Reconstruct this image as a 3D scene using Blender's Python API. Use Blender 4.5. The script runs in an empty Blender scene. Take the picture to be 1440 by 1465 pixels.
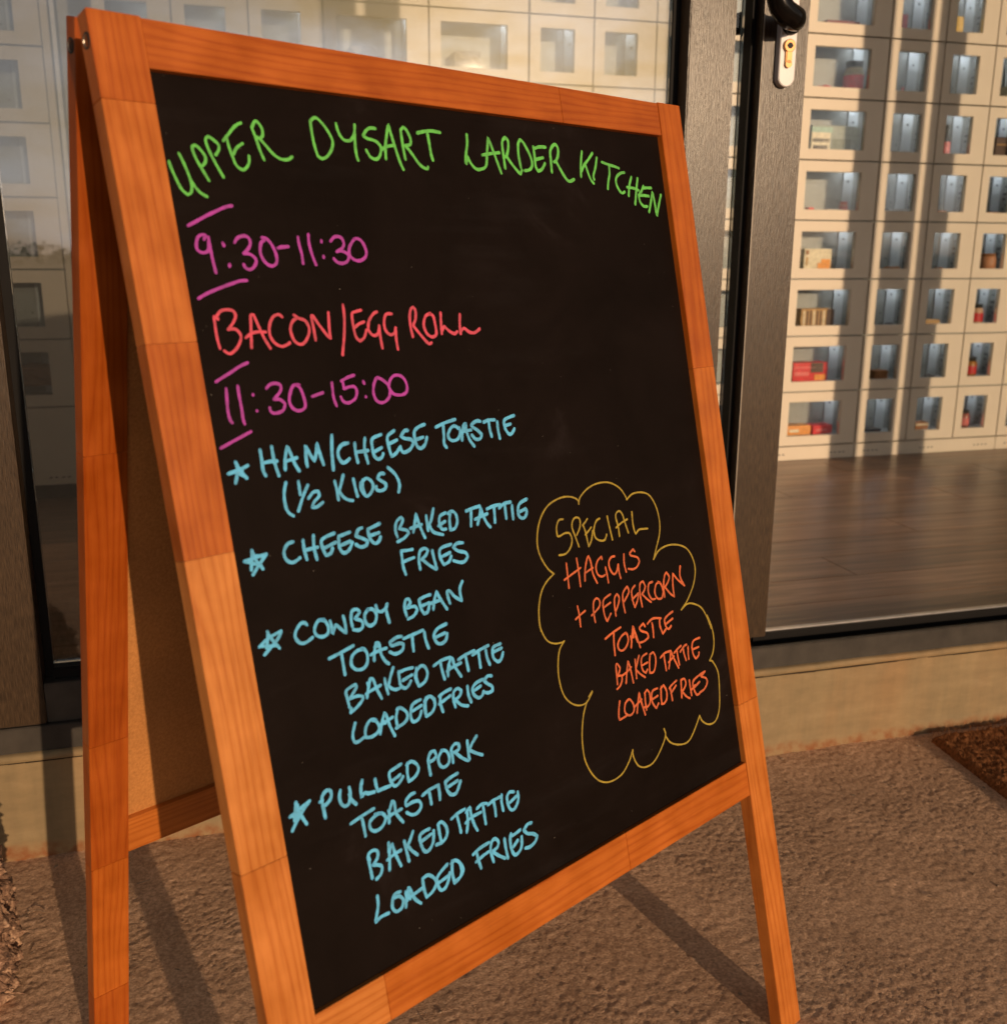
import bpy, bmesh, math, random
import numpy as np
from mathutils import Matrix, Vector
R = math.radians
random.seed(7)
rng = np.random.default_rng(7)
scene = bpy.context.scene

# ------------------------------------------------------------------ camera, sky, sun, exposure
EYE = 0.80815
FPX, PITCH, ROLL = 1450.5, 0.24823, 0.0040
cd = bpy.data.cameras.new('camera')
cam = bpy.data.objects.new('camera', cd)
scene.collection.objects.link(cam)
cd.sensor_fit = 'HORIZONTAL'; cd.sensor_width = 36.0
cd.lens = 36.0 * FPX / 1440.0
cd.clip_start = 0.02; cd.clip_end = 3000
cd.dof.use_dof = True; cd.dof.focus_distance = 1.05; cd.dof.aperture_fstop = 8.5
cam.matrix_world = Matrix.Translation((0, 0, EYE)) @ Matrix.Rotation(math.pi / 2 - PITCH, 4, 'X') @ Matrix.Rotation(ROLL, 4, 'Z')
scene.camera = cam

SUN_AZ, SUN_EL = R(29.5), R(8.8)       # light heads this far left of +Y, from behind the viewer
sun_dir = Vector((-math.sin(SUN_AZ) * math.cos(SUN_EL), math.cos(SUN_AZ) * math.cos(SUN_EL), -math.sin(SUN_EL)))
world = bpy.data.worlds.new('World'); scene.world = world; world.use_nodes = True
wn = world.node_tree.nodes; wl_ = world.node_tree.links
wn.clear()
sky = wn.new('ShaderNodeTexSky'); sky.sky_type = 'NISHITA'; sky.sun_disc = False
sky.sun_elevation = SUN_EL; sky.sun_rotation = math.pi - SUN_AZ
sky.air_density = 1.2; sky.dust_density = 1.5
tc = wn.new('ShaderNodeTexCoord'); mp = wn.new('ShaderNodeMapping'); mp.inputs['Scale'].default_value = (1.0, 1.0, 2.6)
cn = wn.new('ShaderNodeTexNoise'); cn.inputs['Scale'].default_value = 2.3; cn.inputs['Detail'].default_value = 7; cn.inputs['Roughness'].default_value = .58
cr = wn.new('ShaderNodeValToRGB'); cr.color_ramp.elements[0].position = .42; cr.color_ramp.elements[1].position = .68
bw = wn.new('ShaderNodeRGBToBW')
tint = wn.new('ShaderNodeMix'); tint.data_type = 'RGBA'; tint.blend_type = 'MULTIPLY'; tint.inputs[0].default_value = 1; tint.inputs[7].default_value = (2.5, 2.5, 2.65, 1)
mixc = wn.new('ShaderNodeMix'); mixc.data_type = 'RGBA'
bg = wn.new('ShaderNodeBackground'); bg.inputs['Strength'].default_value = .050
wo = wn.new('ShaderNodeOutputWorld')
wl_.new(tc.outputs['Generated'], mp.inputs['Vector']); wl_.new(mp.outputs[0], cn.inputs['Vector']); wl_.new(cn.outputs['Fac'], cr.inputs[0])
wl_.new(sky.outputs[0], bw.inputs[0]); wl_.new(bw.outputs[0], tint.inputs[6])
wl_.new(cr.outputs[0], mixc.inputs[0]); wl_.new(sky.outputs[0], mixc.inputs[6]); wl_.new(tint.outputs[2], mixc.inputs[7])
wl_.new(mixc.outputs[2], bg.inputs['Color']); wl_.new(bg.outputs[0], wo.inputs[0])

sl = bpy.data.lights.new('sun', 'SUN'); sl.energy = 3.2; sl.angle = R(0.55); sl.color = (1.0, .71, .44)
so = bpy.data.objects.new('sun', sl); scene.collection.objects.link(so)
so.rotation_euler = sun_dir.to_track_quat('-Z', 'Y').to_euler()
so.location = (2, -3, 3)
scene.view_settings.view_transform = 'Standard'; scene.view_settings.look = 'None'
scene.view_settings.gamma = 1.0; scene.view_settings.exposure = 0.0
scene.cycles.max_bounces = 8; scene.cycles.transparent_max_bounces = 24
scene.cycles.sample_clamp_indirect = 6.0

# ------------------------------------------------------------------ helpers
COL = scene.collection
ROOTS = {}
def put(o, parent=None, M=None):
    COL.objects.link(o)
    if M is None: M = Matrix()
    if parent is not None:
        o.parent = parent
        o.matrix_basis = ROOTS[parent].inverted() @ M
    else:
        o.matrix_basis = M
    ROOTS[o] = M.copy()
    return o
def thing(name, label, cat, M, group=None):
    o = bpy.data.objects.new(name, None); o.empty_display_size = .05
    o['label'] = label; o['category'] = cat
    if group: o['group'] = group
    return put(o, None, M)
def tag(o, label, cat, group=None):
    o['label'] = label; o['category'] = cat
    if group: o['group'] = group
    return o
def obj(name, me, parent=None, M=None, kind=None, label=None):
    o = bpy.data.objects.new(name, me)
    if kind: o['kind'] = kind
    if label: o['label'] = label
    return put(o, parent, M)
class MB:
    """collects verts, faces, material slots and a per-face 'seg' value"""
    def __init__(s): s.v = []; s.f = []; s.m = []; s.g = []
    def face(s, pts, m=0, g=0.0):
        n = len(s.v); s.v += [tuple(p) for p in pts]; s.f.append(tuple(range(n, n + len(pts)))); s.m.append(m); s.g.append(g)
    def poly(s, V, F, m=0, g=0.0):
        n = len(s.v); s.v += [tuple(p) for p in V]
        for f in F: s.f.append(tuple(i + n for i in f)); s.m.append(m); s.g.append(g)
    def box(s, x0, x1, y0, y1, z0, z1, m=0, g=0.0, c=0.0):
        if c <= 0:
            V = [(x, y, z) for z in (z0, z1) for y in (y0, y1) for x in (x0, x1)]
            s.poly(V, [(0, 2, 3, 1), (4, 5, 7, 6), (0, 1, 5, 4), (2, 6, 7, 3), (0, 4, 6, 2), (1, 3, 7, 5)], m, g)
        else:
            bm = bmesh.new(); bmesh.ops.create_cube(bm, size=1)
            for v in bm.verts:
                v.co = Vector(((x0 + x1) / 2 + v.co.x * (x1 - x0), (y0 + y1) / 2 + v.co.y * (y1 - y0), (z0 + z1) / 2 + v.co.z * (z1 - z0)))
            bmesh.ops.bevel(bm, geom=bm.edges[:], offset=c, segments=2, affect='EDGES')
            bm.verts.index_update()
            s.poly([v.co[:] for v in bm.verts], [[v.index for v in f.verts] for f in bm.faces], m, g); bm.free()
    def lathe(s, prof, n=20, m=0, M=None, ms=None):
        V = []; F = []
        for r, z in prof:
            for i in range(n):
                a = 2 * math.pi * i / n; p = Vector((r * math.cos(a), r * math.sin(a), z)); V.append((M @ p) if M else p)
        base = len(s.v); s.v += [tuple(p) for p in V]
        for k in range(len(prof) - 1):
            for i in range(n):
                j = (i + 1) % n
                s.f.append((base + k * n + i, base + k * n + j, base + (k + 1) * n + j, base + (k + 1) * n + i)); s.m.append(ms[k] if ms else m); s.g.append(0)
        s.f.append(tuple(base + i for i in reversed(range(n)))); s.m.append(ms[0] if ms else m); s.g.append(0)
        s.f.append(tuple(base + (len(prof) - 1) * n + i for i in range(n))); s.m.append(ms[-1] if ms else m); s.g.append(0)
    def tube(s, pts, rads, n=14, m=0):
        P = [Vector(p) for p in pts]; V = []; up = Vector((0, 0, 1))
        for i, p in enumerate(P):
            t = (P[min(i + 1, len(P) - 1)] - P[max(i - 1, 0)]).normalized()
            a = t.cross(up); a = a.normalized() if a.length > 1e-3 else Vector((1, 0, 0)); b = a.cross(t)
            for k in range(n):
                th = 2 * math.pi * k / n; V.append(p + (a * math.cos(th) + b * math.sin(th)) * rads[i])
        F = [(i * n + k, i * n + (k + 1) % n, (i + 1) * n + (k + 1) % n, (i + 1) * n + k) for i in range(len(P) - 1) for k in range(n)]
        F += [tuple(reversed(range(n))), tuple((len(P) - 1) * n + k for k in range(n))]
        s.poly(V, F, m)
    def mesh(s, name, mats, smooth=False):
        me = bpy.data.meshes.new(name); me.from_pydata(s.v, [], s.f)
        for m in (mats if isinstance(mats, (list, tuple)) else [mats]): me.materials.append(m)
        me.polygons.foreach_set('material_index', s.m)
        a = me.attributes.new('seg', 'FLOAT', 'FACE'); a.data.foreach_set('value', [float(x) for x in s.g])
        if smooth: me.polygons.foreach_set('use_smooth', [True] * len(s.f))
        me.validate(); me.update(); return me
def smooth_by_angle(me, deg=35):
    bm = bmesh.new(); bm.from_mesh(me)
    for f in bm.faces: f.smooth = True
    for e in bm.edges:
        if len(e.link_faces) == 2 and e.calc_face_angle(0) > R(deg): e.smooth = False
    bm.to_mesh(me); bm.free(); return me

# ------------------------------------------------------------------ materials
def mat(name):
    m = bpy.data.materials.new(name); m.use_nodes = True; nt = m.node_tree
    return m, nt, nt.nodes, nt.links, nt.nodes['Principled BSDF']
def noise(nt, vec, scale, detail=4, rough=.55, dist=0.0):
    n = nt.nodes.new('ShaderNodeTexNoise'); n.inputs['Scale'].default_value = scale; n.inputs['Detail'].default_value = detail
    n.inputs['Roughness'].default_value = rough; n.inputs['Distortion'].default_value = dist
    if vec is not None: nt.links.new(vec, n.inputs['Vector'])
    return n.outputs['Fac']
def ramp(nt, fac, stops):
    r = nt.nodes.new('ShaderNodeValToRGB'); e = r.color_ramp.elements
    while len(e) < len(stops): e.new(.5)
    for i, (p, c) in enumerate(stops): e[i].position = p; e[i].color = (*c, 1) if len(c) == 3 else c
    nt.links.new(fac, r.inputs[0]); return r.outputs[0]
def mixrgb(nt, a, b, f, mode='MIX'):
    x = nt.nodes.new('ShaderNodeMix'); x.data_type = 'RGBA'; x.blend_type = mode
    for i, v in ((0, f), (6, a), (7, b)):
        if isinstance(v, (int, float)): x.inputs[i].default_value = v
        elif isinstance(v, tuple): x.inputs[i].default_value = (*v, 1)
        else: nt.links.new(v, x.inputs[i])
    return x.outputs[2]
def math_(nt, op, a, b=0.0):
    x = nt.nodes.new('ShaderNodeMath'); x.operation = op
    for i, v in ((0, a), (1, b)):
        if isinstance(v, (int, float)): x.inputs[i].default_value = v
        else: nt.links.new(v, x.inputs[i])
    return x.outputs[0]
def objvec(nt, scale=(1, 1, 1), attr=False):
    t = nt.nodes.new('ShaderNodeTexCoord'); mp = nt.nodes.new('ShaderNodeMapping'); mp.inputs['Scale'].default_value = scale
    nt.links.new(t.outputs['Object'], mp.inputs['Vector'])
    if attr:
        a = nt.nodes.new('ShaderNodeAttribute'); a.attribute_name = 'seg'
        c = nt.nodes.new('ShaderNodeCombineXYZ'); k = math_(nt, 'MULTIPLY', a.outputs['Fac'], 13.7)
        for i in range(3): nt.links.new(k, c.inputs[i])
        nt.links.new(c.outputs[0], mp.inputs['Location']); return mp.outputs[0], a.outputs['Fac']
    return mp.outputs[0]
def bump(nt, bs, h, strength, dist=.001):
    b = nt.nodes.new('ShaderNodeBump'); b.inputs['Strength'].default_value = strength; b.inputs['Distance'].default_value = dist
    nt.links.new(h, b.inputs['Height']); nt.links.new(b.outputs[0], bs.inputs['Normal'])
def plain(name, col, rough=.5, metal=0.0, var=.12, nscale=40, spec=.5, bmp=0.0):
    m, nt, N, Lk, bs = mat(name)
    v = objvec(nt); f = noise(nt, v, nscale)
    lo = tuple(max(0, c * (1 - var)) for c in col); hi = tuple(min(1, c * (1 + var)) for c in col)
    Lk.new(ramp(nt, f, [(.3, lo), (.7, hi)]), bs.inputs['Base Color'])
    bs.inputs['Roughness'].default_value = rough; bs.inputs['Metallic'].default_value = metal
    bs.inputs['Specular IOR Level'].default_value = spec
    if bmp: bump(nt, bs, noise(nt, v, nscale * 6), bmp)
    return m
def wood(name, axis):
    m, nt, N, Lk, bs = mat(name)
    sc = (5, .45, 5) if axis == 'y' else (.45, 5, 5)
    v, seg = objvec(nt, sc, True)
    w = N.new('ShaderNodeTexWave'); w.wave_type = 'BANDS'; w.bands_direction = 'X' if axis == 'y' else 'Y'
    w.inputs['Scale'].default_value = 9.0; w.inputs['Distortion'].default_value = 26.0; w.inputs['Detail'].default_value = 2.5; w.inputs['Detail Scale'].default_value = .35; w.inputs['Detail Roughness'].default_value = .6
    Lk.new(v, w.inputs['Vector'])
    fine = noise(nt, objvec(nt, (520, 22, 520) if axis == 'y' else (22, 520, 520)), 1.0, 4)
    blot = noise(nt, objvec(nt, (1, 1, 1)), 22, 3)
    soft = ramp(nt, w.outputs['Fac'], [(.0, (.465, .118, .011)), (.15, (.515, .142, .015)), (.6, (.54, .153, .017)), (1.0, (.56, .163, .019))])
    pores = ramp(nt, fine, [(.30, (.82, .74, .66)), (.52, (1, 1, 1))])
    c = mixrgb(nt, soft, pores, .75, 'MULTIPLY')
    c = mixrgb(nt, c, ramp(nt, blot, [(.3, (.78, .70, .62)), (.7, (1.12, 1.12, 1.15))]), .8, 'MULTIPLY')
    s = math_(nt, 'FRACT', math_(nt, 'MULTIPLY', seg, 3.37))
    c = mixrgb(nt, c, ramp(nt, s, [(0, (.58, .38, .24)), (.5, (.87, .80, .80)), (1, (1.10, 1.42, 2.8))]), 1.0, 'MULTIPLY')
    Lk.new(c, bs.inputs['Base Color'])
    Lk.new(ramp(nt, blot, [(.3, (.28,) * 3), (.7, (.45,) * 3)]), bs.inputs['Roughness'])
    bs.inputs['Specular IOR Level'].default_value = .45
    bump(nt, bs, fine, .22, .0006)
    return m
WOOD_Y = wood('varnished_pine_upright', 'y'); WOOD_X = wood('varnished_pine_rail', 'x')
def chalk():
    m, nt, N, Lk, bs = mat('chalkboard_black')
    v = objvec(nt); d = noise(nt, v, 7, 7, .66, .8); f = noise(nt, v, 900, 2)
    Lk.new(ramp(nt, d, [(.35, (.0065, .0034, .0022)), (.62, (.0100, .0056, .0042)), (.8, (.023, .016, .0155))]), bs.inputs['Base Color'])
    wipe = N.new('ShaderNodeMapping'); wipe.inputs['Rotation'].default_value = (0, 0, .6); wipe.inputs['Scale'].default_value = (3, 26, 1); Lk.new(v, wipe.inputs['Vector'])
    wf = math_(nt, 'MULTIPLY', noise(nt, wipe.outputs[0], 2.2, 5, .7), noise(nt, v, 4, 2))
    cc = mixrgb(nt, ramp(nt, d, [(.35, (.0055, .0029, .0019)), (.62, (.0088, .0050, .0038)), (.8, (.020, .014, .0135))]), (.034, .029, .029), ramp(nt, wf, [(.30, (0, 0, 0)), (.44, (.09, .09, .09))]))
    Lk.new(cc, bs.inputs['Base Color'])
    bs.inputs['Roughness'].default_value = .55; bs.inputs['Specular IOR Level'].default_value = .07
    bump(nt, bs, f, .35, .0003); return m
CHALK = chalk()
def marker(name, col):
    m, nt, N, Lk, bs = mat(name)
    f = noise(nt, objvec(nt), 260, 3)
    lo = tuple(c * .68 + .018 for c in col)
    f = math_(nt, 'ADD', math_(nt, 'MULTIPLY', f, .6), math_(nt, 'MULTIPLY', noise(nt, objvec(nt), 55, 2), .4))
    Lk.new(ramp(nt, f, [(.38, lo), (.58, col)]), bs.inputs['Base Color'])
    bs.inputs['Roughness'].default_value = .6; bs.inputs['Specular IOR Level'].default_value = .25
    bs.inputs['Alpha'].default_value = .84
    return m
MARK = {'green': marker('green_marker', (.17, .66, .12)), 'purple': marker('purple_marker', (.52, .07, .46)), 'pink': marker('pink_marker', (.80, .10, .16)),
        'blue': marker('blue_marker', (.15, .60, .98)), 'orange': marker('orange_marker', (.80, .17, .06)), 'yellow': marker('yellow_marker', (.46, .32, .045))}
def hardboard():
    m, nt, N, Lk, bs = mat('brown_hardboard')
    v = objvec(nt); f = noise(nt, v, 380, 4, .7); g = noise(nt, v, 12, 4)
    c = mixrgb(nt, ramp(nt, f, [(.3, (.40, .155, .036)), (.7, (.56, .235, .062))]), ramp(nt, g, [(.3, (.85, .85, .85)), (.7, (1.08, 1.08, 1.08))]), 1.0, 'MULTIPLY')
    Lk.new(c, bs.inputs['Base Color']); bs.inputs['Roughness'].default_value = .75; bump(nt, bs, f, .5, .0006); return m
HARD = hardboard()
def paving(name, base, lo, hi, sc=1.0):
    m, nt, N, Lk, bs = mat(name)
    v = objvec(nt); a = noise(nt, v, 230 * sc, 4, .75); b = noise(nt, v, 9 * sc, 5, .6); c3 = noise(nt, v, 420 * sc, 3, .7)
    c = mixrgb(nt, ramp(nt, a, [(.25, lo), (.5, base), (.75, hi)]), ramp(nt, b, [(.3, (.78, .76, .74)), (.7, (1.12, 1.12, 1.12))]), 1.0, 'MULTIPLY')
    Lk.new(c, bs.inputs['Base Color']); bs.inputs['Roughness'].default_value = .9; bs.inputs['Specular IOR Level'].default_value = .2
    bump(nt, bs, c3, .85, .0016); return m
PAVE = paving('rough_concrete', (.58, .36, .23), (.25, .14, .085), (.88, .585, .395))
def render_mat():
    m, nt, N, Lk, bs = mat('rendered_plinth')
    v = objvec(nt); a = noise(nt, objvec(nt, (1, 1, 3)), 14, 6, .6); f = noise(nt, v, 300, 4)
    g = N.new('ShaderNodeNewGeometry'); sp = N.new('ShaderNodeSeparateXYZ'); Lk.new(g.outputs['Position'], sp.inputs[0])
    # rust coloured water stain with an uneven edge along the foot
    edge = math_(nt, 'ADD', sp.outputs['Z'], math_(nt, 'MULTIPLY', math_(nt, 'SUBTRACT', noise(nt, v, 11, 6, .6), .5), .034))
    st = ramp(nt, edge, [(.0, (1, 1, 1)), (.013, (.9, .9, .9)), (.022, (0, 0, 0))])
    c = ramp(nt, a, [(.3, (.215, .152, .078)), (.55, (.262, .184, .094)), (.75, (.31, .222, .12))])
    c = mixrgb(nt, c, ramp(nt, noise(nt, objvec(nt, (1, 1, .35)), 7, 5, .6), [(.32, (.80, .84, .86)), (.5, (1, 1, 1)), (.7, (1.12, 1.0, .92))]), 1.0, 'MULTIPLY')
    c = mixrgb(nt, c, ramp(nt, noise(nt, objvec(nt, (1, 1, .12)), 34, 4, .7), [(.3, (.86, .86, .88)), (.6, (1.03, 1.03, 1.03))]), .8, 'MULTIPLY')
    c = mixrgb(nt, c, ramp(nt, noise(nt, v, 60, 5), [(.35, (.22, .075, .02)), (.6, (.27, .17, .08))]), st)
    Lk.new(c, bs.inputs['Base Color']); bs.inputs['Roughness'].default_value = .8; bump(nt, bs, f, .25, .0008); return m
REND = render_mat()
def foil():
    m, nt, N, Lk, bs = mat('bronze_grey_frame')
    f = noise(nt, objvec(nt, (900, 900, 60)), 1.0, 3); b = noise(nt, objvec(nt), 6, 4)
    c = mixrgb(nt, ramp(nt, f, [(.3, (.022, .0135, .008)), (.7, (.082, .050, .028))]), ramp(nt, b, [(.3, (.85,) * 3), (.7, (1.1,) * 3)]), 1.0, 'MULTIPLY')
    Lk.new(c, bs.inputs['Base Color']); bs.inputs['Roughness'].default_value = .30; bs.inputs['Specular IOR Level'].default_value = .42
    bump(nt, bs, f, .5, .0006); return m
FOIL = foil()
GREY = plain('grey_sill_metal', (.042, .035, .029), .5, 0, .3, 24, .35)
BLACK = plain('black_gasket', (.006, .005, .005), .6, 0, .1, 40, .15)
STEEL = plain('threshold_metal', (.55, .52, .5), .3, .9)
def glass(name, ior, rough):
    m = bpy.data.materials.new(name); m.use_nodes = True; nt = m.node_tree; N = nt.nodes; N.clear()
    o = N.new('ShaderNodeOutputMaterial'); t = N.new('ShaderNodeBsdfTransparent'); t.inputs[0].default_value = (*([.68, .69, .69] if ior > 1.6 else [.96, .97, .97]), 1)
    g = N.new('ShaderNodeBsdfGlossy'); g.inputs['Roughness'].default_value = rough; g.inputs['Color'].default_value = (1, 1, 1, 1)
    fr = N.new('ShaderNodeFresnel'); fr.inputs['IOR'].default_value = ior; mx = N.new('ShaderNodeMixShader')
    nt.links.new(fr.outputs[0], mx.inputs[0]); nt.links.new(t.outputs[0], mx.inputs[1]); nt.links.new(g.outputs[0], mx.inputs[2]); nt.links.new(mx.outputs[0], o.inputs[0])
    return m
GLASS = glass('coated_double_glazing', 2.0, .0); PERSPEX = glass('clear_perspex', 1.45, .02); CLEAR = glass('plain_clear_glass', 1.5, .0)
CREAM = plain('cream_locker_paint', (.655, .575, .475), .38, 0, .03, 8, .5)
DARKJ = plain('dark_joint', (.05, .04, .035), .8)
INNER = plain('blue_grey_compartment', (.27, .28, .27), .45, .15, .1, 30)
LIGHT_BAND = plain('painted_light_band', (.50, .53, .55), .35, .1, .04, 20)  # paler colour paints the bright band of light on the compartment back wall
HOLE = plain('dark_slot', (.015, .015, .017), .7)
def led():
    m = bpy.data.materials.new('cool_light_strip'); m.use_nodes = True; N = m.node_tree.nodes; N.clear()
    e = N.new('ShaderNodeEmission'); e.inputs[0].default_value = (.90, .95, 1, 1); e.inputs[1].default_value = 34.0
    o = N.new('ShaderNodeOutputMaterial'); m.node_tree.links.new(e.outputs[0], o.inputs[0]); return m
LED = led()
WALLP = plain('pale_interior_wall', (.50, .48, .45), .7, 0, .05, 5)
CEIL = plain('white_ceiling', (.65, .64, .62), .8, 0, .04, 5)
def plank():
    m, nt, N, Lk, bs = mat('brown_laminate')
    v, seg = objvec(nt, (1.6, 22, 1), True)
    f = noise(nt, v, 2.2, 5, .6, .4); fine = noise(nt, objvec(nt, (12, 260, 1)), 1, 3)
    c = ramp(nt, f, [(.28, (.09, .047, .028)), (.5, (.21, .118, .070)), (.72, (.36, .21, .13))])
    c = mixrgb(nt, c, ramp(nt, fine, [(.3, (.8,) * 3), (.7, (1.1,) * 3)]), .7, 'MULTIPLY')
    c = mixrgb(nt, c, ramp(nt, math_(nt, 'FRACT', math_(nt, 'MULTIPLY', seg, 5.3)), [(0, (.8, .8, .8)), (1, (1.15, 1.12, 1.1))]), 1.0, 'MULTIPLY')
    Lk.new(c, bs.inputs['Base Color']); bs.inputs['Roughness'].default_value = .30; bs.inputs['Specular IOR Level'].default_value = .425; bump(nt, bs, fine, .15, .0004); return m
PLANK = plank()

# ------------------------------------------------------------------ frames of reference
WY = R(15.6)
A0 = Vector((0.4388666, 1.54084232, 0.0))
E_ = Vector((math.cos(WY), math.sin(WY), 0)); N_ = Vector((-math.sin(WY), math.cos(WY), 0))
def SH(s, d, h): return Matrix.Translation(A0 + E_ * s + N_ * d + Vector((0, 0, h))) @ Matrix.Rotation(WY, 4, 'Z')
def shp(s, d, h): return A0 + E_ * s + N_ * d + Vector((0, 0, h))
BYAW = 0.76157
def board_matrix(org, lean):
    U = Vector((math.cos(BYAW), math.sin(BYAW), 0)); Nn = Vector((-math.sin(BYAW), math.cos(BYAW), 0))
    up = Vector((0, 0, math.cos(lean))) + Nn * math.sin(lean)
    z = U.cross(up)
    M = Matrix((U, up, z)).transposed().to_4x4(); M.translation = Vector(org); return M
BW, BT, SW, TR, BB, BR, BL = 0.6, 0.0143, 0.0353, 0.0323, 0.6763, 0.0355, 0.97979
MF = board_matrix((-.25833, .68016, .14714 + EYE), .22409)
MRr = board_matrix((-.28349, .72669, .15128 + EYE), -.1953)
RL = .9775

# ------------------------------------------------------------------ ground
def vnoise(nx, ny, cell, seed):
    r = np.random.default_rng(seed); gx, gy = int(nx / cell) + 3, int(ny / cell) + 3
    g = r.standard_normal((gy, gx)); x = np.arange(nx) / cell; y = np.arange(ny) / cell
    xi = x.astype(int); yi = y.astype(int); fx = x - xi; fy = y - yi
    fx = fx * fx * (3 - 2 * fx); fy = (fy * fy * (3 - 2 * fy))[:, None]
    a = g[yi][:, xi]; b = g[yi][:, xi + 1]; c = g[yi + 1][:, xi]; d = g[yi + 1][:, xi + 1]
    return (a * (1 - fx) + b * fx) * (1 - fy) + (c * (1 - fx) + d * fx) * fy
def grid_mesh(name, X, Y, Z, mask, mt):
    ny, nx = X.shape; idx = np.arange(nx * ny).reshape(ny, nx)
    q = np.stack([idx[:-1, :-1], idx[:-1, 1:], idx[1:, 1:], idx[1:, :-1]], -1)[mask].reshape(-1, 4)
    used = np.unique(q); rem = np.full(nx * ny, -1); rem[used] = np.arange(len(used)); q = rem[q]
    co = np.stack([X, Y, Z], -1).reshape(-1, 3)[used]
    me = bpy.data.meshes.new(name); me.vertices.add(len(co)); me.vertices.foreach_set('co', co.ravel())
    me.loops.add(q.size); me.loops.foreach_set('vertex_index', q.ravel()); me.polygons.add(len(q))
    me.polygons.foreach_set('loop_start', np.arange(0, q.size, 4)); me.update(calc_edges=True)
    me.polygons.foreach_set('use_smooth', [True] * len(q)); me.materials.append(mt); return me
st = .0034; nx, ny = int(3.5 / st), int(1.62 / st)
# laid out in wall coordinates: s from -1.55 to 1.95, d from -1.6 to 0.02
S, D = np.meshgrid(-1.55 + np.arange(nx) * st, -1.6 + np.arange(ny) * st)
Z = .00056 * vnoise(nx, ny, 1.01, 1) + .00012 * vnoise(nx, ny, 1.6, 2) + (.00010 + .0004 * np.clip(-.55 - S, 0, .35)) * vnoise(nx, ny, 8, 3) + .0005 * vnoise(nx, ny, 70, 4)
edge = np.minimum(np.minimum(S + 1.55, 1.95 - S), D + 1.6); Z = np.clip(Z, -.005, .0045) * np.clip(edge / .1, 0, 1)
Z = Z + .0012
mask = np.ones((ny - 1, nx - 1), bool)
me = grid_mesh('pavement', S, D, Z, mask, PAVE)
obj('pavement', me, None, SH(0, 0, 0), 'structure')
FIELD = paving('far_ground', (.20, .155, .12), (.15, .115, .09), (.25, .2, .16), .1)
m = MB(); m.face([(-900, -900, -.006), (900, -900, -.006), (900, 900, -.006), (-900, 900, -.006)])
obj('ground', m.mesh('ground', FIELD), None, Matrix(), 'structure')
# far hedges and trees behind the viewer, seen mirrored low in the window glass
LEAF = plain('dark_hedge_leaf', (.055, .065, .035), .8, 0, .4, 4)
m = MB(); r2 = random.Random(4)
for i in range(11000):
    a = R(r2.uniform(-75, 75)); dist = r2.uniform(85, 100); hh = .9 + 1.0 * abs(math.sin(a * 9) * math.cos(a * 23 + 1)) + (.8 if math.sin(a * 31) > .9 else 0)
    c = Vector((math.sin(a) * dist, -math.cos(a) * dist, r2.uniform(0, hh))); q = r2.uniform(.08, .26)
    p = [c + Vector((r2.uniform(-q, q), r2.uniform(-q, q), r2.uniform(-q, q))) * 1.3 for _ in range(4)]; m.face(p)
obj('tree_line', m.mesh('tree_line', LEAF), None, Matrix(), 'stuff')

# ------------------------------------------------------------------ the A board sign
sign = thing('pavement_sign', 'folding pine framed chalkboard sign with a handwritten food menu standing open on the rough concrete', 'chalkboard sign', Matrix.Translation((.05, .75, 0)))
SEG = [0.11]
def timber(name, x0, x1, y0, y1, joints, axis, M, zf=0.0, zt=None, c=.0011, tones=None):
    """one length of wood finger-jointed from blocks; its face lies at z = zf"""
    zt = BT if zt is None else zt
    m = MB(); J = sorted(joints)
    lo, hi = (y0, y1) if axis == 'y' else (x0, x1)
    P = [lo] + J + [hi]
    for a, b in zip(P[:-1], P[1:]):
        SEG[0] += 1; g = .00009
        tone = tones[P.index(a)] if tones else .3 + .4 * ((SEG[0] * .618) % 1)
        sv = (int(SEG[0]) + tone) / 3.37
        if axis == 'y': m.box(x0, x1, a + (g if a != lo else 0), b - (g if b != hi else 0), zf - zt, zf, 0, sv, c if len(P) == 2 else .0004)
        else: m.box(a + (g if a != lo else 0), b - (g if b != hi else 0), y0, y1, zf - zt, zf, 0, sv, c if len(P) == 2 else .0004)
    return obj(name, m.mesh(name, WOOD_Y if axis == 'y' else WOOD_X), sign, M)
SEG[0] = .32
ls = timber('stile', 0, SW, -BL, 0, [-.560, -.348, -.208, -.055], 'y', MF, tones=[.82, .95, .45, .62, .38])
SEG[0] = .60
rs = timber('stile', BW - SW, BW, -BL, 0, [-.615, -.264], 'y', MF, tones=[.72, .60, .40])
SEG[0] = .12
timber('top_rail', SW + .0001, BW - SW - .0001, -TR, -.0008, [.423], 'x', MF, -.0006, BT - .001, tones=[.34, .30])
SEG[0] = .85
timber('bottom_rail', SW + .0001, BW - SW - .0001, -BB - BR, -BB, [.095, .370], 'x', MF, -.0006, BT - .001, tones=[.85, .52, .45])
REC = -.006
m = MB(); m.box(SW - .004, BW - SW + .004, -BB - .004, -TR + .004, REC - .003, REC)
cb = obj('chalkboard', m.mesh('chalkboard', CHALK), sign, MF)
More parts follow.
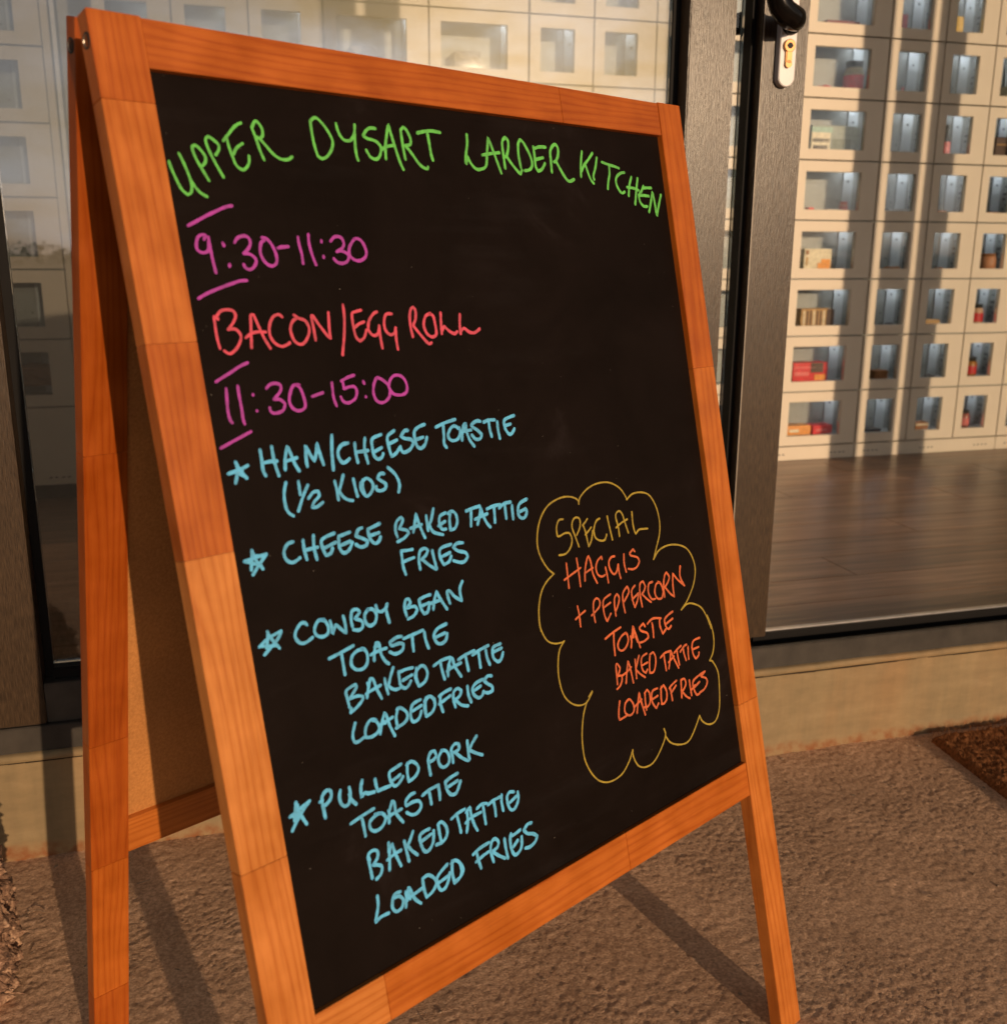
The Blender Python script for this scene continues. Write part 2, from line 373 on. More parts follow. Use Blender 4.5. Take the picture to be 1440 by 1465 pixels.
# rear frame
SEG[0] = .45
timber('rear_stile', 0, SW, -RL, 0, [-.881, -.720, -.583, -.31], 'y', MRr, tones=[.22, .42, .2, .12, .15])
timber('rear_stile', BW - SW, BW, -RL, 0, [-.70, -.4], 'y', MRr)
timber('rear_rail', SW + .0001, BW - SW - .0001, -TR, -.0008, [.3], 'x', MRr, -.0006, BT - .001)
SEG[0] = .5
timber('rear_rail', SW + .0001, BW - SW - .0001, -BB - .0386, -BB, [.33], 'x', MRr, -.0006, BT - .001)
m = MB(); m.box(SW - .004, BW - SW + .004, -BB - .004, -TR + .004, -.009, -.006)
obj('rear_panel', m.mesh('rear_panel', HARD), sign, MRr)
m = MB(); m.box(SW - .004, BW - SW + .004, -BB - .004, -TR + .004, -.0125, -.0095)
obj('rear_chalkboard', m.mesh('rear_chalkboard', CHALK), sign, MRr)
# pivot: bolt heads sunk into both outer edges, and the steel hinge links between the frames
BRASS = plain('worn_zinc', (.45, .40, .34), .35, .9)
for M, zc in ((MF, -.0062), (MRr, -.007)):
    for x, sgn in ((0, -1), (BW, 1)):
        m = MB(); m.lathe([(.0052, 0), (.0052, .0004), (.0040, .0004), (.0038, -.0002), (.0001, -.0002)], 18, 0, Matrix.Translation((x, -.018, zc)) @ Matrix.Rotation(sgn * math.pi / 2, 4, 'Y'), [1, 1, 0, 0, 0])
        obj('pivot_bolt', m.mesh('pivot_bolt', [BRASS, HOLE]), sign, M)
for x in (.05, BW - .05):
    a = MF @ Vector((x, -.018, -BT)); b = MRr @ Vector((x, -.018, 0))
    m = MB(); m.tube([a, (a + b) / 2 - Vector((0, 0, .004)), b], [.0035, .003, .0035], 8)
    obj('hinge_link', m.mesh('hinge_link', BRASS), sign, Matrix())
# ------------------------------------------------------------------ handwriting (board coordinates in tenths of a millimetre)
STROKES = [
    ('title', 'green', '''
22:404,895 414,944 435,1012 461,1074 496,1107 523,1090 536,1051 533,1001 509,907 484,839
22:533,1001 558,1050 592,1090 634,1114
23:668,1006 635,938 605,875 588,819 590,787 616,778 646,806 670,846 663,885 632,915
23:781,978 753,918 718,836 696,767 697,728 720,712 752,730 783,760 780,793 751,830
23:824,731 860,696 915,639 949,613 984,597
23:853,697 861,768 877,838 893,890 936,919 973,898 997,863 1004,820
23:885,818 920,770 970,738
24:1119,839 1099,777 1081,692 1063,623
24:1063,623 1095,577 1120,585 1143,626 1138,670 1111,692 1090,684
24:1111,692 1152,739 1203,796 1260,826 1316,824 1352,803
25:1556,533 1554,606 1557,696 1573,785
25:1556,533 1603,504 1644,528 1692,587 1724,662 1703,727 1654,780 1608,799 1577,785
26:1780,532 1789,593 1819,640 1856,652 1898,638 1934,588 1949,526
27:1937,588 1923,690 1923,762 1930,790
27:2138,537 2088,538 2047,561 2013,600 2045,619 2107,629 2148,651 2164,687 2138,747 2097,772 2049,757 2020,708
28:2196,762 2209,669 2244,563 2271,498 2284,574 2303,669 2329,779 2352,834
28:2167,694 2219,668 2302,651
28:2387,753 2382,656 2384,529
28:2384,529 2413,503 2442,524 2469,586 2459,632 2408,647
28:2408,647 2460,703 2514,775 2557,806 2595,814 2606,800
29:2547,538 2614,521 2697,509 2787,514
29:2653,525 2656,613 2659,697 2668,742
28:3079,504 3070,576 3042,657 3024,721 3023,753 3052,687
28:3052,687 3079,741 3125,782 3179,783 3246,751 3278,648 3318,509 3349,603 3390,730 3413,802
29:3220,664 3318,645 3422,630
30:3467,758 3469,651 3476,537 3519,494 3547,523 3536,589 3503,653 3485,658
30:3503,653 3554,716 3612,774 3642,797 3667,762
30:3659,746 3651,639 3666,539 3698,499 3734,525 3787,613 3806,696 3771,748 3702,765
31:3849,550 3848,643 3844,719 3866,759 3919,739 3967,686
31:3864,562 3923,545 4003,541
31:3856,659 3953,636
32:4041,758 4049,663 4060,569 4122,509 4162,532 4154,597 4118,650 4089,665
32:4116,659 4168,742 4218,808 4259,828 4322,807
28:4423,778 4435,697 4457,618 4482,546
29:4626,550 4559,611 4482,673 4445,724
28:4505,664 4524,727 4552,796 4588,830
29:4678,589 4643,677 4598,758 4601,794
29:4742,625 4837,644 4914,654 4979,668
29:4841,651 4830,731 4797,805 4777,871
30:5052,704 4992,715 4926,755 4909,807 4931,864 4974,902 5017,889
30:5148,743 5100,827 5071,924
30:5062,843 5149,847 5233,865
31:5241,749 5197,867 5152,1002
31:5314,820 5281,863 5228,917 5233,977 5278,1016 5332,1015
31:5298,840 5365,835 5432,833
31:5222,914 5301,911 5378,915
31:5350,1070 5395,978 5443,871 5455,953 5460,1044 5465,1105 5521,989 5573,895
'''),
    ('time', 'purple', '''
24:460,1310 532,1276 611,1238 683,1208 751,1180 808,1168
24:558,1399 574,1373 550,1368 517,1384 498,1425 496,1465 525,1487 562,1482 580,1459 589,1414
24:592,1383 592,1454 595,1525 600,1592 603,1620
25:691,1423 696,1440
25:715,1566 711,1579
25:781,1416 810,1385 859,1371 892,1384 900,1420 878,1457 836,1491
25:836,1491 882,1496 918,1525 918,1557 888,1591 857,1601 830,1588 822,1567
26:997,1382 1034,1390 1068,1434 1089,1504 1079,1557 1041,1578 1001,1562 973,1520 967,1472 983,1419 1012,1398
26:1111,1453 1187,1441
24:443,1790 512,1758 602,1727 699,1698 772,1678 824,1676
24:1129,1444 1198,1441
25:1290,1372 1290,1428 1299,1496 1297,1561
25:1381,1352 1375,1417 1384,1495 1404,1571
25:1484,1395 1483,1406
26:1482,1508 1480,1519
26:1563,1399 1598,1370 1637,1364 1667,1379 1676,1414 1660,1446 1603,1476
26:1603,1476 1649,1470 1691,1489 1702,1516 1679,1548 1638,1561 1594,1553 1567,1527
27:1778,1381 1745,1413 1718,1451 1713,1494 1736,1527 1782,1543 1836,1527 1866,1494 1865,1445 1841,1396 1805,1377 1778,1381
23:463,2347 516,2322 587,2291 654,2258 722,2236
24:529,2399 522,2465 514,2549 519,2608 531,2629
24:618,2387 616,2454 618,2534 616,2614 621,2647
24:721,2454 722,2459
24:729,2568 731,2570
25:834,2421 870,2396 917,2394 948,2412 938,2452 878,2503
25:878,2503 924,2508 959,2542 933,2586 871,2600 839,2586 833,2558
26:1098,2420 1054,2419 1023,2455 998,2520 1012,2573 1054,2600 1104,2592 1123,2558 1114,2478 1094,2430 1072,2417
23:417,2789 498,2760 580,2732 660,2704
24:1189,2511 1285,2491
24:1375,2425 1371,2485 1370,2542 1383,2597
25:1579,2387 1518,2399 1458,2421
25:1470,2430 1471,2479
25:1471,2479 1525,2469 1566,2473 1580,2509 1556,2559 1495,2585 1449,2572 1432,2536
25:1652,2439 1657,2457
25:1653,2553 1654,2556
26:1776,2423 1744,2470 1728,2533 1743,2588 1782,2612 1835,2602 1877,2559 1879,2493 1830,2442 1783,2420
26:1879,2493 1903,2447 1946,2418 1998,2422 2037,2452 2053,2508 2036,2555 1983,2571 1918,2559 1888,2524 1879,2493
'''),
    ('bacon roll', 'pink', '''
22:532,1912 528,1999 529,2071 536,2127
23:544,1916 558,1932
23:551,1913 587,1878 639,1870 680,1881 692,1915 665,1960 620,2004
23:620,2004 672,2003 702,2034 702,2074 662,2131 604,2167 565,2145
23:772,2137 786,2045 807,1912 830,1910 853,1988 882,2076 918,2149
23:741,2066 791,2038 837,2030 902,2034
24:1052,1935 1025,1917 979,1932 940,1991 931,2059 959,2114 1009,2141 1058,2130 1080,2118
25:1149,1925 1185,1950 1234,1969 1257,2019 1242,2074 1195,2127 1150,2132 1113,2095 1102,2026 1128,1972 1165,1949
25:1296,2112 1295,2035 1292,1944 1305,1937 1349,2009 1395,2075 1426,2108 1427,2041 1442,1918
25:1580,1866 1575,1956 1550,2081 1506,2232
25:1735,1910 1680,1920 1648,1935 1642,2014 1649,2102 1680,2139 1725,2114 1755,2059
25:1646,2042 1696,2012 1744,1998
26:1880,1927 1843,1942 1792,1996 1777,2060 1811,2102 1858,2092 1880,2032
26:1880,2032 1876,2130 1879,2203
26:2016,1947 1962,1950 1933,2002 1933,2067 1972,2106 2016,2092 2033,2056
27:2033,2056 2022,2137 2023,2220
27:2187,2133 2180,2054 2186,1979 2206,1922 2234,1902 2252,1932 2239,1998 2210,2038
27:2208,2047 2255,2107 2307,2169 2340,2196 2363,2189
28:2399,1958 2346,1977 2313,2043 2330,2111 2378,2143 2426,2124 2430,2048 2422,1980 2392,1962
28:2504,1957 2492,2042 2484,2123
28:2492,2098 2521,2065 2564,2105 2616,2129 2648,2114
29:2704,1977 2687,2059 2682,2133
29:2685,2115 2727,2091 2779,2124 2836,2131 2895,2103
'''),
    ('ham toastie', 'blue', '''
27:438,2966 480,2958 540,2946 591,2930
27:505,2895 511,2949 480,3034
27:505,2895 531,2958 568,3014
27:480,2958 513,2976 546,2994
27:508,2922 520,2937 545,2960
28:703,2837 703,2915 701,2982 714,3018
28:796,2825 796,2907 803,2969 815,3033
28:708,2929 762,2926 819,2930
28:872,2999 887,2919 918,2840 938,2898 956,2970 982,3022
28:891,2940 980,2928
29:1053,3000 1054,2941 1066,2852 1088,2911 1118,2971 1146,2911 1162,2846 1173,2921 1189,3005
30:1298,2806 1276,2928 1264,3054
30:1426,2878 1374,2883 1332,2921 1327,2970 1352,3013 1387,3010 1417,2993
28:1488,2885 1482,2951 1488,3031
28:1585,2859 1566,2939 1577,3046
28:1493,2953 1595,2954
29:1735,2850 1650,2873 1638,2936 1641,2995 1670,3029 1708,3022 1728,2995
28:1645,2972 1722,2949
29:1863,2835 1793,2872 1789,2949 1802,3028 1852,3005 1898,2962
29:1788,2931 1875,2908
30:1993,2847 1958,2849 1917,2886 1954,2906 2012,2922 2029,2954 1982,2997 1918,3010 1897,2968
30:2165,2820 2099,2834 2054,2866 2049,2932 2062,2983 2097,3000 2141,2974 2168,2922
30:2049,2929 2129,2918
28:2273,2854 2370,2830 2484,2814
29:2352,2838 2343,2924 2333,2992 2351,3025
29:2506,2892 2469,2866 2426,2877 2388,2923 2393,2961 2430,2981 2481,2972 2514,2931 2515,2887
29:2523,2990 2536,2928 2560,2873 2588,2857 2584,2920 2603,2993 2642,3052
29:2555,2898 2571,2900
29:2525,2920 2575,2919 2635,2917
30:2750,2859 2709,2851 2653,2871 2649,2889 2702,2927 2741,2964 2722,2997 2670,2998 2635,2958
30:2783,2869 2837,2858 2907,2863
30:2840,2865 2839,2936 2849,2996
31:2934,2882 2930,2947 2936,3023
31:3135,2850 3021,2875 3011,2943 3049,3000 3088,2991 3117,2961
31:3020,2924 3080,2917
'''),
    ('half kids', 'blue', '''
26:860,3087 832,3159 825,3240 841,3298 875,3328
26:960,3095 958,3189
26:1034,3131 984,3197 922,3302
26:1019,3227 1067,3189 1108,3188 1110,3223 1062,3258 1039,3293 1079,3296 1133,3273
27:1260,3137 1267,3204 1267,3276
27:1342,3103 1314,3159 1282,3218
27:1285,3218 1314,3263 1350,3289 1389,3301
28:1424,3144 1428,3211 1436,3277
28:1504,3164 1493,3221 1505,3282
28:1486,3185 1537,3157 1581,3187 1586,3235 1549,3277 1512,3286 1477,3230 1482,3184
29:1705,3146 1670,3141 1638,3172 1673,3198 1705,3224 1694,3258 1645,3268 1615,3252 1616,3231
29:1750,3105 1794,3147 1822,3193 1833,3249 1813,3303
'''),
    ('cheese tattie', 'blue', '''
26:444,3568 511,3559 616,3550
26:616,3550 550,3611 490,3670
26:513,3504 503,3557 484,3635
26:512,3507 532,3578 572,3646
26:444,3568 512,3596 564,3622
26:521,3546 593,3560
27:837,3506 788,3516 753,3562 760,3617 801,3648 842,3641 871,3627
28:918,3510 915,3578 924,3650
28:1008,3492 997,3579 1005,3666
28:919,3583 1027,3581
29:1183,3508 1072,3535 1068,3600 1085,3655 1128,3644 1148,3612
28:1072,3601 1183,3575
29:1315,3525 1214,3538 1207,3620 1236,3665 1286,3651 1324,3602
29:1210,3608 1307,3591
30:1428,3513 1392,3523 1365,3562 1422,3593 1461,3616 1440,3648 1391,3651 1353,3624
30:1591,3510 1477,3534 1484,3600 1519,3647 1560,3639 1581,3610
30:1487,3584 1573,3576
27:1736,3641 1727,3584 1749,3524 1799,3497 1808,3527 1762,3582 1827,3602 1847,3629 1796,3660 1729,3675
28:1892,3630 1920,3563 1944,3494 1956,3561 1976,3637 1996,3693
28:1868,3597 1982,3586
28:2040,3527 2037,3644
29:2121,3484 2083,3567 2060,3604 2089,3666 2176,3702
29:2236,3536 2175,3554 2159,3605 2175,3657 2216,3664
29:2144,3627 2218,3603
29:2283,3544 2265,3607 2261,3681 2310,3673 2343,3621 2334,3557 2296,3534 2261,3548
30:2448,3559 2523,3547 2602,3543
30:2504,3556 2478,3686
30:2550,3687 2588,3613 2610,3557 2621,3618 2651,3692 2683,3732
30:2531,3641 2672,3618
31:2674,3580 2746,3567 2827,3567
31:2756,3573 2741,3703
31:2810,3594 2874,3566 2946,3565
31:2878,3576 2872,3692
32:2957,3597 2949,3709
32:3138,3570 3048,3595 3018,3651 3025,3705 3076,3723 3114,3685 3110,3649 3034,3663
27:1748,3750 1797,3756 1856,3759
27:1748,3750 1745,3817 1744,3873 1756,3935
27:1740,3840 1792,3830 1858,3824
28:1903,3926 1902,3857 1926,3789 1974,3774 2006,3797 1973,3831 1928,3854
28:1938,3856 1989,3907 2052,3953 2064,3947
29:2046,3804 2050,3862 2058,3925
29:2243,3793 2134,3805 2112,3866 2139,3938 2195,3924 2225,3885
29:2115,3875 2220,3855
30:2365,3804 2307,3797 2259,3821 2305,3859 2376,3886 2396,3923 2351,3956 2298,3950 2243,3926
'''),
    ('cowboy bean', 'blue', '''
25:444,4163 523,4122 627,4097
26:627,4097 596,4141 525,4191 473,4226
25:524,4075 519,4121 496,4184
25:524,4075 539,4120 594,4210
25:455,4160 535,4180 572,4183
27:835,4104 822,4087 787,4085 739,4129 730,4175 761,4218 808,4224 864,4203
27:979,4100 930,4099 892,4146 895,4190 939,4218 991,4207 1004,4160 985,4112 946,4096
27:1028,4123 1032,4167 1030,4220 1071,4159 1102,4198 1144,4242 1148,4181 1143,4115
28:1206,4210 1205,4151 1224,4098 1268,4094 1289,4120 1238,4159 1293,4188 1293,4232 1255,4248 1210,4233
29:1365,4116 1327,4152 1328,4211 1362,4241 1410,4224 1430,4169 1403,4125 1360,4119
29:1438,4104 1444,4143 1477,4161 1521,4146 1540,4117
29:1524,4154 1527,4207 1535,4258
28:1702,4249 1694,4185 1714,4128 1744,4125 1755,4158 1714,4190 1790,4194 1810,4226 1768,4264 1710,4274
29:1958,4139 1896,4142 1842,4154 1846,4221 1870,4272 1907,4263 1928,4226
29:1852,4208 1933,4199
29:1965,4259 1988,4191 2023,4129 2046,4190 2072,4239 2099,4287
29:1940,4208 2057,4203
30:2138,4250 2127,4195 2126,4155 2153,4154 2197,4211 2262,4258 2256,4195 2265,4147 2297,4107
'''),
    ('cowboy toastie', 'blue', '''
27:968,4387 1068,4371 1188,4348
27:1077,4369 1077,4453 1078,4536
28:1262,4393 1209,4394 1160,4424 1145,4479 1175,4523 1233,4536 1279,4508 1295,4446 1278,4401 1254,4387
28:1346,4504 1359,4441 1389,4378 1412,4395 1415,4471 1440,4530 1470,4561
28:1370,4406 1397,4406
28:1325,4454 1385,4444 1471,4441
29:1624,4390 1579,4386 1510,4406 1523,4435 1597,4436 1631,4452 1613,4493 1546,4506 1496,4477
29:1639,4412 1735,4403 1833,4393
29:1724,4411 1718,4467 1715,4528
30:1844,4411 1845,4477 1861,4543
31:2069,4401 1976,4417 1932,4460 1945,4518 1985,4541 2038,4527 2063,4478
30:1943,4479 2040,4468
'''),
    ('cowboy tattie', 'blue', '''
26:1068,4779 1064,4718 1060,4658 1102,4638 1148,4630 1153,4653 1118,4686 1080,4718
26:1080,4718 1150,4717 1198,4734 1186,4760 1135,4794 1072,4820
26:1082,4788 1072,4820
27:1230,4754 1252,4693 1284,4626 1308,4638 1326,4714 1356,4797
27:1254,4649 1260,4684
27:1226,4726 1281,4712 1366,4698
27:1410,4661 1412,4717 1420,4780
28:1503,4599 1473,4646 1440,4709
27:1435,4718 1453,4746 1490,4768 1534,4769
28:1545,4644 1541,4699 1544,4750 1576,4782 1612,4775 1643,4744
28:1547,4650 1610,4645 1679,4650
28:1568,4720 1662,4702
28:1715,4663 1701,4733 1711,4804
28:1697,4698 1755,4660 1795,4674 1812,4730 1780,4784 1714,4808 1694,4748 1697,4698
28:1882,4692 1963,4671 2053,4669
29:1952,4673 1956,4744 1969,4823
29:2006,4808 2017,4755 2059,4674 2078,4690 2088,4752 2137,4848
29:2027,4723 2039,4738
29:2003,4769 2058,4755 2155,4741
29:2131,4711 2215,4692 2309,4682
30:2212,4703 2215,4763 2219,4823
30:2284,4713 2370,4692 2464,4680
30:2351,4710 2349,4776 2349,4833
30:2430,4708 2432,4774 2451,4837
31:2597,4700 2518,4707 2498,4750 2503,4800 2544,4838 2584,4821 2609,4779
31:2510,4747 2601,4738
'''),
    ('cowboy fries', 'blue', '''
26:1094,4903 1074,4942 1056,4985 1062,5036 1098,5045 1160,5025
27:1275,4938 1232,4922 1188,4951 1166,4994 1164,5037 1214,5048 1270,5033 1293,4996 1274,4946 1244,4931
27:1292,5051 1320,4977 1361,4907 1374,4944 1391,5027 1419,5106
27:1336,4965 1352,4987
27:1291,4990 1346,4980 1427,4963
28:1485,4911 1454,4980 1457,5054
28:1473,4919 1508,4916 1554,4961 1559,5007 1518,5039 1440,5054
28:1704,4910 1631,4922 1599,4963 1590,5023 1611,5058 1663,5046 1697,4999
28:1614,4974 1706,4956
29:1750,4930 1733,4981 1736,5054
29:1740,4944 1797,4912 1840,4951
28:1759,4912 1742,4976 1734,5053
28:1737,4934 1785,4908 1828,4944 1833,4992 1795,5038 1734,5053
29:2014,4915 1949,4922 1887,4939
29:1903,4932 1890,4997 1902,5068
28:1875,4999 1937,4983 2000,4966
29:2031,5069 2023,5002 2037,4948 2082,4932 2114,4959 2092,4994 2036,5012
29:2043,5014 2092,5070 2159,5099
30:2183,4943 2180,5014 2197,5078
30:2352,4933 2271,4945 2229,4981 2238,5031 2278,5067 2318,5061 2340,5031
30:2245,4997 2319,4980
31:2448,4933 2410,4922 2361,4947 2397,4985 2438,5018 2435,5053 2390,5058 2339,5037
'''),
    ('pork', 'blue', '''
28:452,5375 526,5352 621,5322
28:621,5322 561,5365 500,5421 452,5475
28:515,5292 502,5343 482,5414
28:515,5292 524,5362 569,5470
28:465,5374 530,5393
28:526,5318 488,5416
28:514,5314 509,5391
29:722,5484 719,5414 718,5355 731,5320 768,5299 798,5313 798,5350 772,5381 736,5397
29:700,5360 721,5357
29:877,5339 861,5385 868,5435 896,5463 932,5453 954,5396 954,5343
30:944,5393 956,5438 988,5482
30:1070,5332 1049,5384 1043,5450 1075,5429 1107,5444 1159,5451
31:1183,5364 1184,5415 1193,5457 1233,5456 1305,5458
28:1433,5333 1364,5346 1317,5360 1314,5413 1339,5471 1384,5469 1432,5431
27:1325,5429 1410,5408
28:1490,5347 1476,5416 1477,5487
28:1480,5356 1528,5345 1573,5382 1583,5429 1541,5469 1477,5487
29:1687,5509 1685,5439 1688,5384 1721,5339 1760,5340 1768,5380 1740,5402 1699,5407
29:1835,5359 1786,5405 1790,5463 1824,5494 1875,5480 1893,5429 1871,5377 1827,5359
29:1921,5489 1925,5433 1923,5382 1965,5351 2004,5364 2000,5401 1961,5414 1929,5409
30:1960,5420 2006,5474 2063,5519 2088,5518 2087,5463 2094,5368
30:2196,5360 2141,5403 2098,5447
30:2106,5450 2161,5491 2225,5529
'''),
    ('pork toastie', 'blue', '''
27:917,5605 1022,5585 1131,5570
27:1017,5590 1021,5665 1023,5739
28:1188,5629 1141,5624 1079,5654 1076,5707 1118,5737 1177,5726 1218,5681 1195,5631 1134,5615
28:1242,5724 1257,5648 1300,5576 1316,5602 1317,5678 1366,5765
28:1252,5633 1263,5678
28:1227,5677 1294,5669 1370,5663
29:1511,5588 1468,5590 1420,5620 1417,5657 1482,5650 1539,5664 1551,5711 1505,5746 1455,5741 1411,5707
29:1579,5634 1653,5615 1746,5610
30:1647,5620 1649,5677 1650,5727
30:1741,5612 1743,5669 1737,5724
31:1946,5585 1871,5594 1813,5610 1818,5675 1853,5727 1907,5729 1963,5656
30:1831,5658 1934,5642
'''),
    ('pork tattie', 'blue', '''
28:1021,6064 1018,5989 1018,5889 1063,5867 1101,5888 1091,5937 1043,5970
27:1018,5889 1024,5927
28:1043,5970 1095,5992 1117,6019 1095,6063 1052,6083
28:1179,6066 1194,5992 1207,5925 1237,5884 1250,5961 1285,6077
28:1208,5866 1198,5934
28:1173,5986 1241,5969 1307,5963
29:1348,5907 1354,5985 1362,6073
29:1440,5868 1395,5929 1368,5955
29:1372,5953 1402,6005 1447,6057
30:1594,5907 1541,5908 1496,5927 1494,5993 1518,6058 1563,6064 1611,6016 1630,5937
29:1505,5973 1600,5953
30:1683,5908 1681,5975 1687,6059
30:1679,5907 1719,5900 1755,5955 1751,6016 1704,6053 1634,6053
28:1816,5915 1880,5895 1960,5887
28:1876,5911 1884,5985 1889,6052
29:1946,6072 1971,6001 1981,5916
29:1969,5917 2016,5893 2017,5965 2032,6043 2055,6100
29:1949,5999 2015,5976 2116,5973
29:2082,5930 2136,5914 2189,5925
29:2150,5925 2149,6004 2149,6082
29:2201,5942 2268,5927 2349,5926
30:2265,5944 2269,6000 2266,6060
30:2359,5915 2347,5975 2352,6047
30:2494,5939 2447,5925 2412,5956 2416,6037 2448,6080 2493,6066 2533,6013 2536,5955
30:2429,6011 2518,5983
'''),
    ('pork fries', 'blue', '''
28:1038,6207 1031,6278 1003,6348 988,6389 1040,6371 1111,6373
29:1240,6263 1191,6259 1162,6295 1151,6350 1179,6392 1230,6385 1255,6336 1227,6293 1178,6284
29:1268,6396 1285,6331 1321,6262 1336,6299 1358,6370 1407,6428
29:1287,6284 1287,6356
29:1309,6287 1318,6352
29:1275,6345 1350,6336 1443,6321
29:1457,6253 1456,6333 1467,6406
29:1465,6251 1518,6249 1569,6301 1575,6347 1528,6389 1467,6406
30:1709,6242 1628,6277 1590,6310 1592,6374 1615,6415 1664,6405 1707,6348 1718,6315
30:1605,6348 1710,6331
30:1756,6243 1743,6326 1749,6413
30:1750,6253 1792,6242 1831,6287 1834,6351 1809,6392 1749,6413
29:1758,6235 1743,6311 1743,6382
29:1744,6253 1787,6241 1837,6292 1851,6351 1809,6392 1747,6401
31:2152,6241 2052,6249 1974,6271
30:2011,6262 2018,6337 2031,6409
30:1991,6341 2068,6322 2133,6312
31:2169,6412 2156,6315 2178,6251 2220,6238 2249,6274 2229,6314 2170,6327
31:2184,6339 2237,6391 2293,6433
31:2317,6276 2317,6356 2323,6445
32:2500,6271 2440,6282 2381,6283 2372,6366 2397,6445 2447,6446 2489,6407 2504,6332
32:2394,6381 2456,6344
32:2394,6264 2381,6283
33:2634,6261 2587,6258 2538,6289 2572,6331 2635,6359 2675,6394 2645,6432 2581,6451 2528,6442
'''),
    ('special', 'yellow', '''
19:3543,3816 3488,3816 3446,3872 3441,3947 3469,3955 3542,3941 3599,3955 3617,4015 3583,4079 3514,4121 3429,4118
19:3693,4093 3669,4010 3640,3906 3663,3847 3713,3828 3753,3856 3739,3924 3685,3985
19:3777,3913 3819,3889 3850,3866
19:3783,3911 3802,3971 3811,4051 3818,4117 3867,4062 3899,3982
19:3795,4002 3842,3978 3885,3950
20:4015,3891 3963,3907 3916,3978 3922,4050 3978,4090 4042,4095 4078,4051
20:4119,3887 4130,3987 4147,4114
20:4250,4101 4251,4016 4236,3903 4289,3868 4331,3905 4352,3990 4381,4092
20:4218,4014 4297,3984 4392,3963
21:4471,3906 4462,4009 4469,4085 4484,4122 4537,4090 4606,4095 4664,4102
'''),
    ('haggis', 'orange', '''
20:3501,4205 3497,4284 3489,4427
20:3638,4187 3641,4302 3638,4444
20:3445,4344 3539,4318 3672,4281
21:3704,4409 3723,4319 3765,4228 3795,4196 3814,4257 3819,4364 3859,4461
21:3724,4338 3830,4313
21:3967,4262 3963,4236 3906,4263 3871,4319 3880,4384 3929,4416 3978,4411
21:3997,4342 4005,4417 4008,4491
22:4142,4269 4094,4269 4053,4305 4053,4369 4094,4429 4140,4413 4175,4353
22:4175,4353 4172,4426 4183,4487
22:4273,4275 4259,4360 4271,4444
22:4431,4281 4412,4254 4356,4282 4370,4308 4454,4341 4479,4385 4434,4429 4372,4439 4306,4422
'''),
    ('peppercorn', 'orange', '''
20:3560,4607 3567,4685 3563,4793
20:3512,4717 3572,4694 3650,4670
21:3759,4803 3755,4704 3773,4623 3816,4594 3854,4624 3836,4680 3724,4731
21:4014,4600 3925,4623 3896,4668 3895,4763 3918,4834 3983,4775
21:3909,4697 3998,4675
21:4046,4813 4048,4713 4063,4646 4102,4616 4125,4660 4100,4716 4048,4774
22:4179,4813 4171,4724 4185,4630 4256,4580 4272,4632 4212,4689 4173,4715
22:4368,4595 4312,4632 4307,4720 4324,4799 4378,4736 4396,4686
22:4300,4718 4398,4678
22:4430,4815 4422,4692 4443,4598 4488,4581 4512,4632 4489,4671 4449,4698
22:4455,4700 4512,4758 4566,4802
23:4628,4616 4569,4626 4546,4702 4579,4773 4633,4785
23:4736,4644 4677,4650 4640,4723 4668,4789 4731,4799 4765,4742 4746,4665 4709,4634
23:4777,4800 4783,4691 4818,4598 4853,4573 4886,4622 4854,4670 4802,4705
23:4807,4715 4865,4783 4922,4828
23:4923,4824 4925,4713 4949,4603 5008,4675 5102,4757
24:5102,4757 5060,4677 5057,4621 5079,4556
'''),
    ('special toastie', 'orange', '''
23:3857,4983 3972,4951 4085,4931
23:3983,4953 3965,5052 3957,5164
23:4149,4999 4083,5013 4019,5066 4018,5121 4064,5147 4121,5128 4164,5076 4157,5011 4128,4997
23:4190,5153 4220,5062 4258,4960 4272,5019 4297,5103 4318,5183
23:4203,5044 4211,5102
24:4268,4990 4240,5067
24:4274,5062 4293,5123
24:4427,5008 4407,4972 4341,5001 4366,5036 4445,5077 4452,5122 4387,5141 4322,5138
24:4469,4991 4559,4962 4677,4988
24:4534,4999 4536,5064 4529,5138
25:4654,4989 4645,5055 4672,5142 4725,5108
25:4866,4967 4793,4983 4728,5018 4740,5093 4775,5117 4814,5097
25:4747,5059 4851,5033
'''),
    ('special tattie', 'orange', '''
21:3934,5435 3942,5345 3950,5259 3969,5246 3998,5294 3978,5333 3945,5361
21:3945,5361 3998,5368 4006,5408 3968,5456 3920,5475
22:4052,5458 4085,5356 4122,5262 4139,5341 4154,5480
22:4014,5373 4090,5357 4153,5330
22:4222,5274 4214,5362 4206,5453
22:4284,5253 4240,5324 4213,5369
22:4217,5374 4269,5430 4328,5477
22:4398,5264 4325,5279 4301,5333 4309,5403 4348,5441 4377,5414
22:4308,5357 4391,5350
22:4439,5294 4416,5372 4403,5456 4461,5461 4505,5396 4516,5323 4491,5274 4440,5287
23:4586,5357 4659,5330 4756,5333
23:4644,5342 4645,5419 4648,5501
23:4690,5494 4727,5411 4756,5333 4787,5419 4838,5527
23:4697,5434 4792,5397
23:4798,5367 4867,5339 4920,5325
23:4846,5349 4849,5420 4856,5501
24:4895,5381 4967,5341 5007,5336
24:4946,5352 4951,5416 4968,5484
24:5027,5361 5015,5425 5012,5484
24:5230,5322 5125,5327 5087,5381 5094,5462 5123,5510 5173,5491 5186,5463
24:5100,5408 5191,5408
'''),
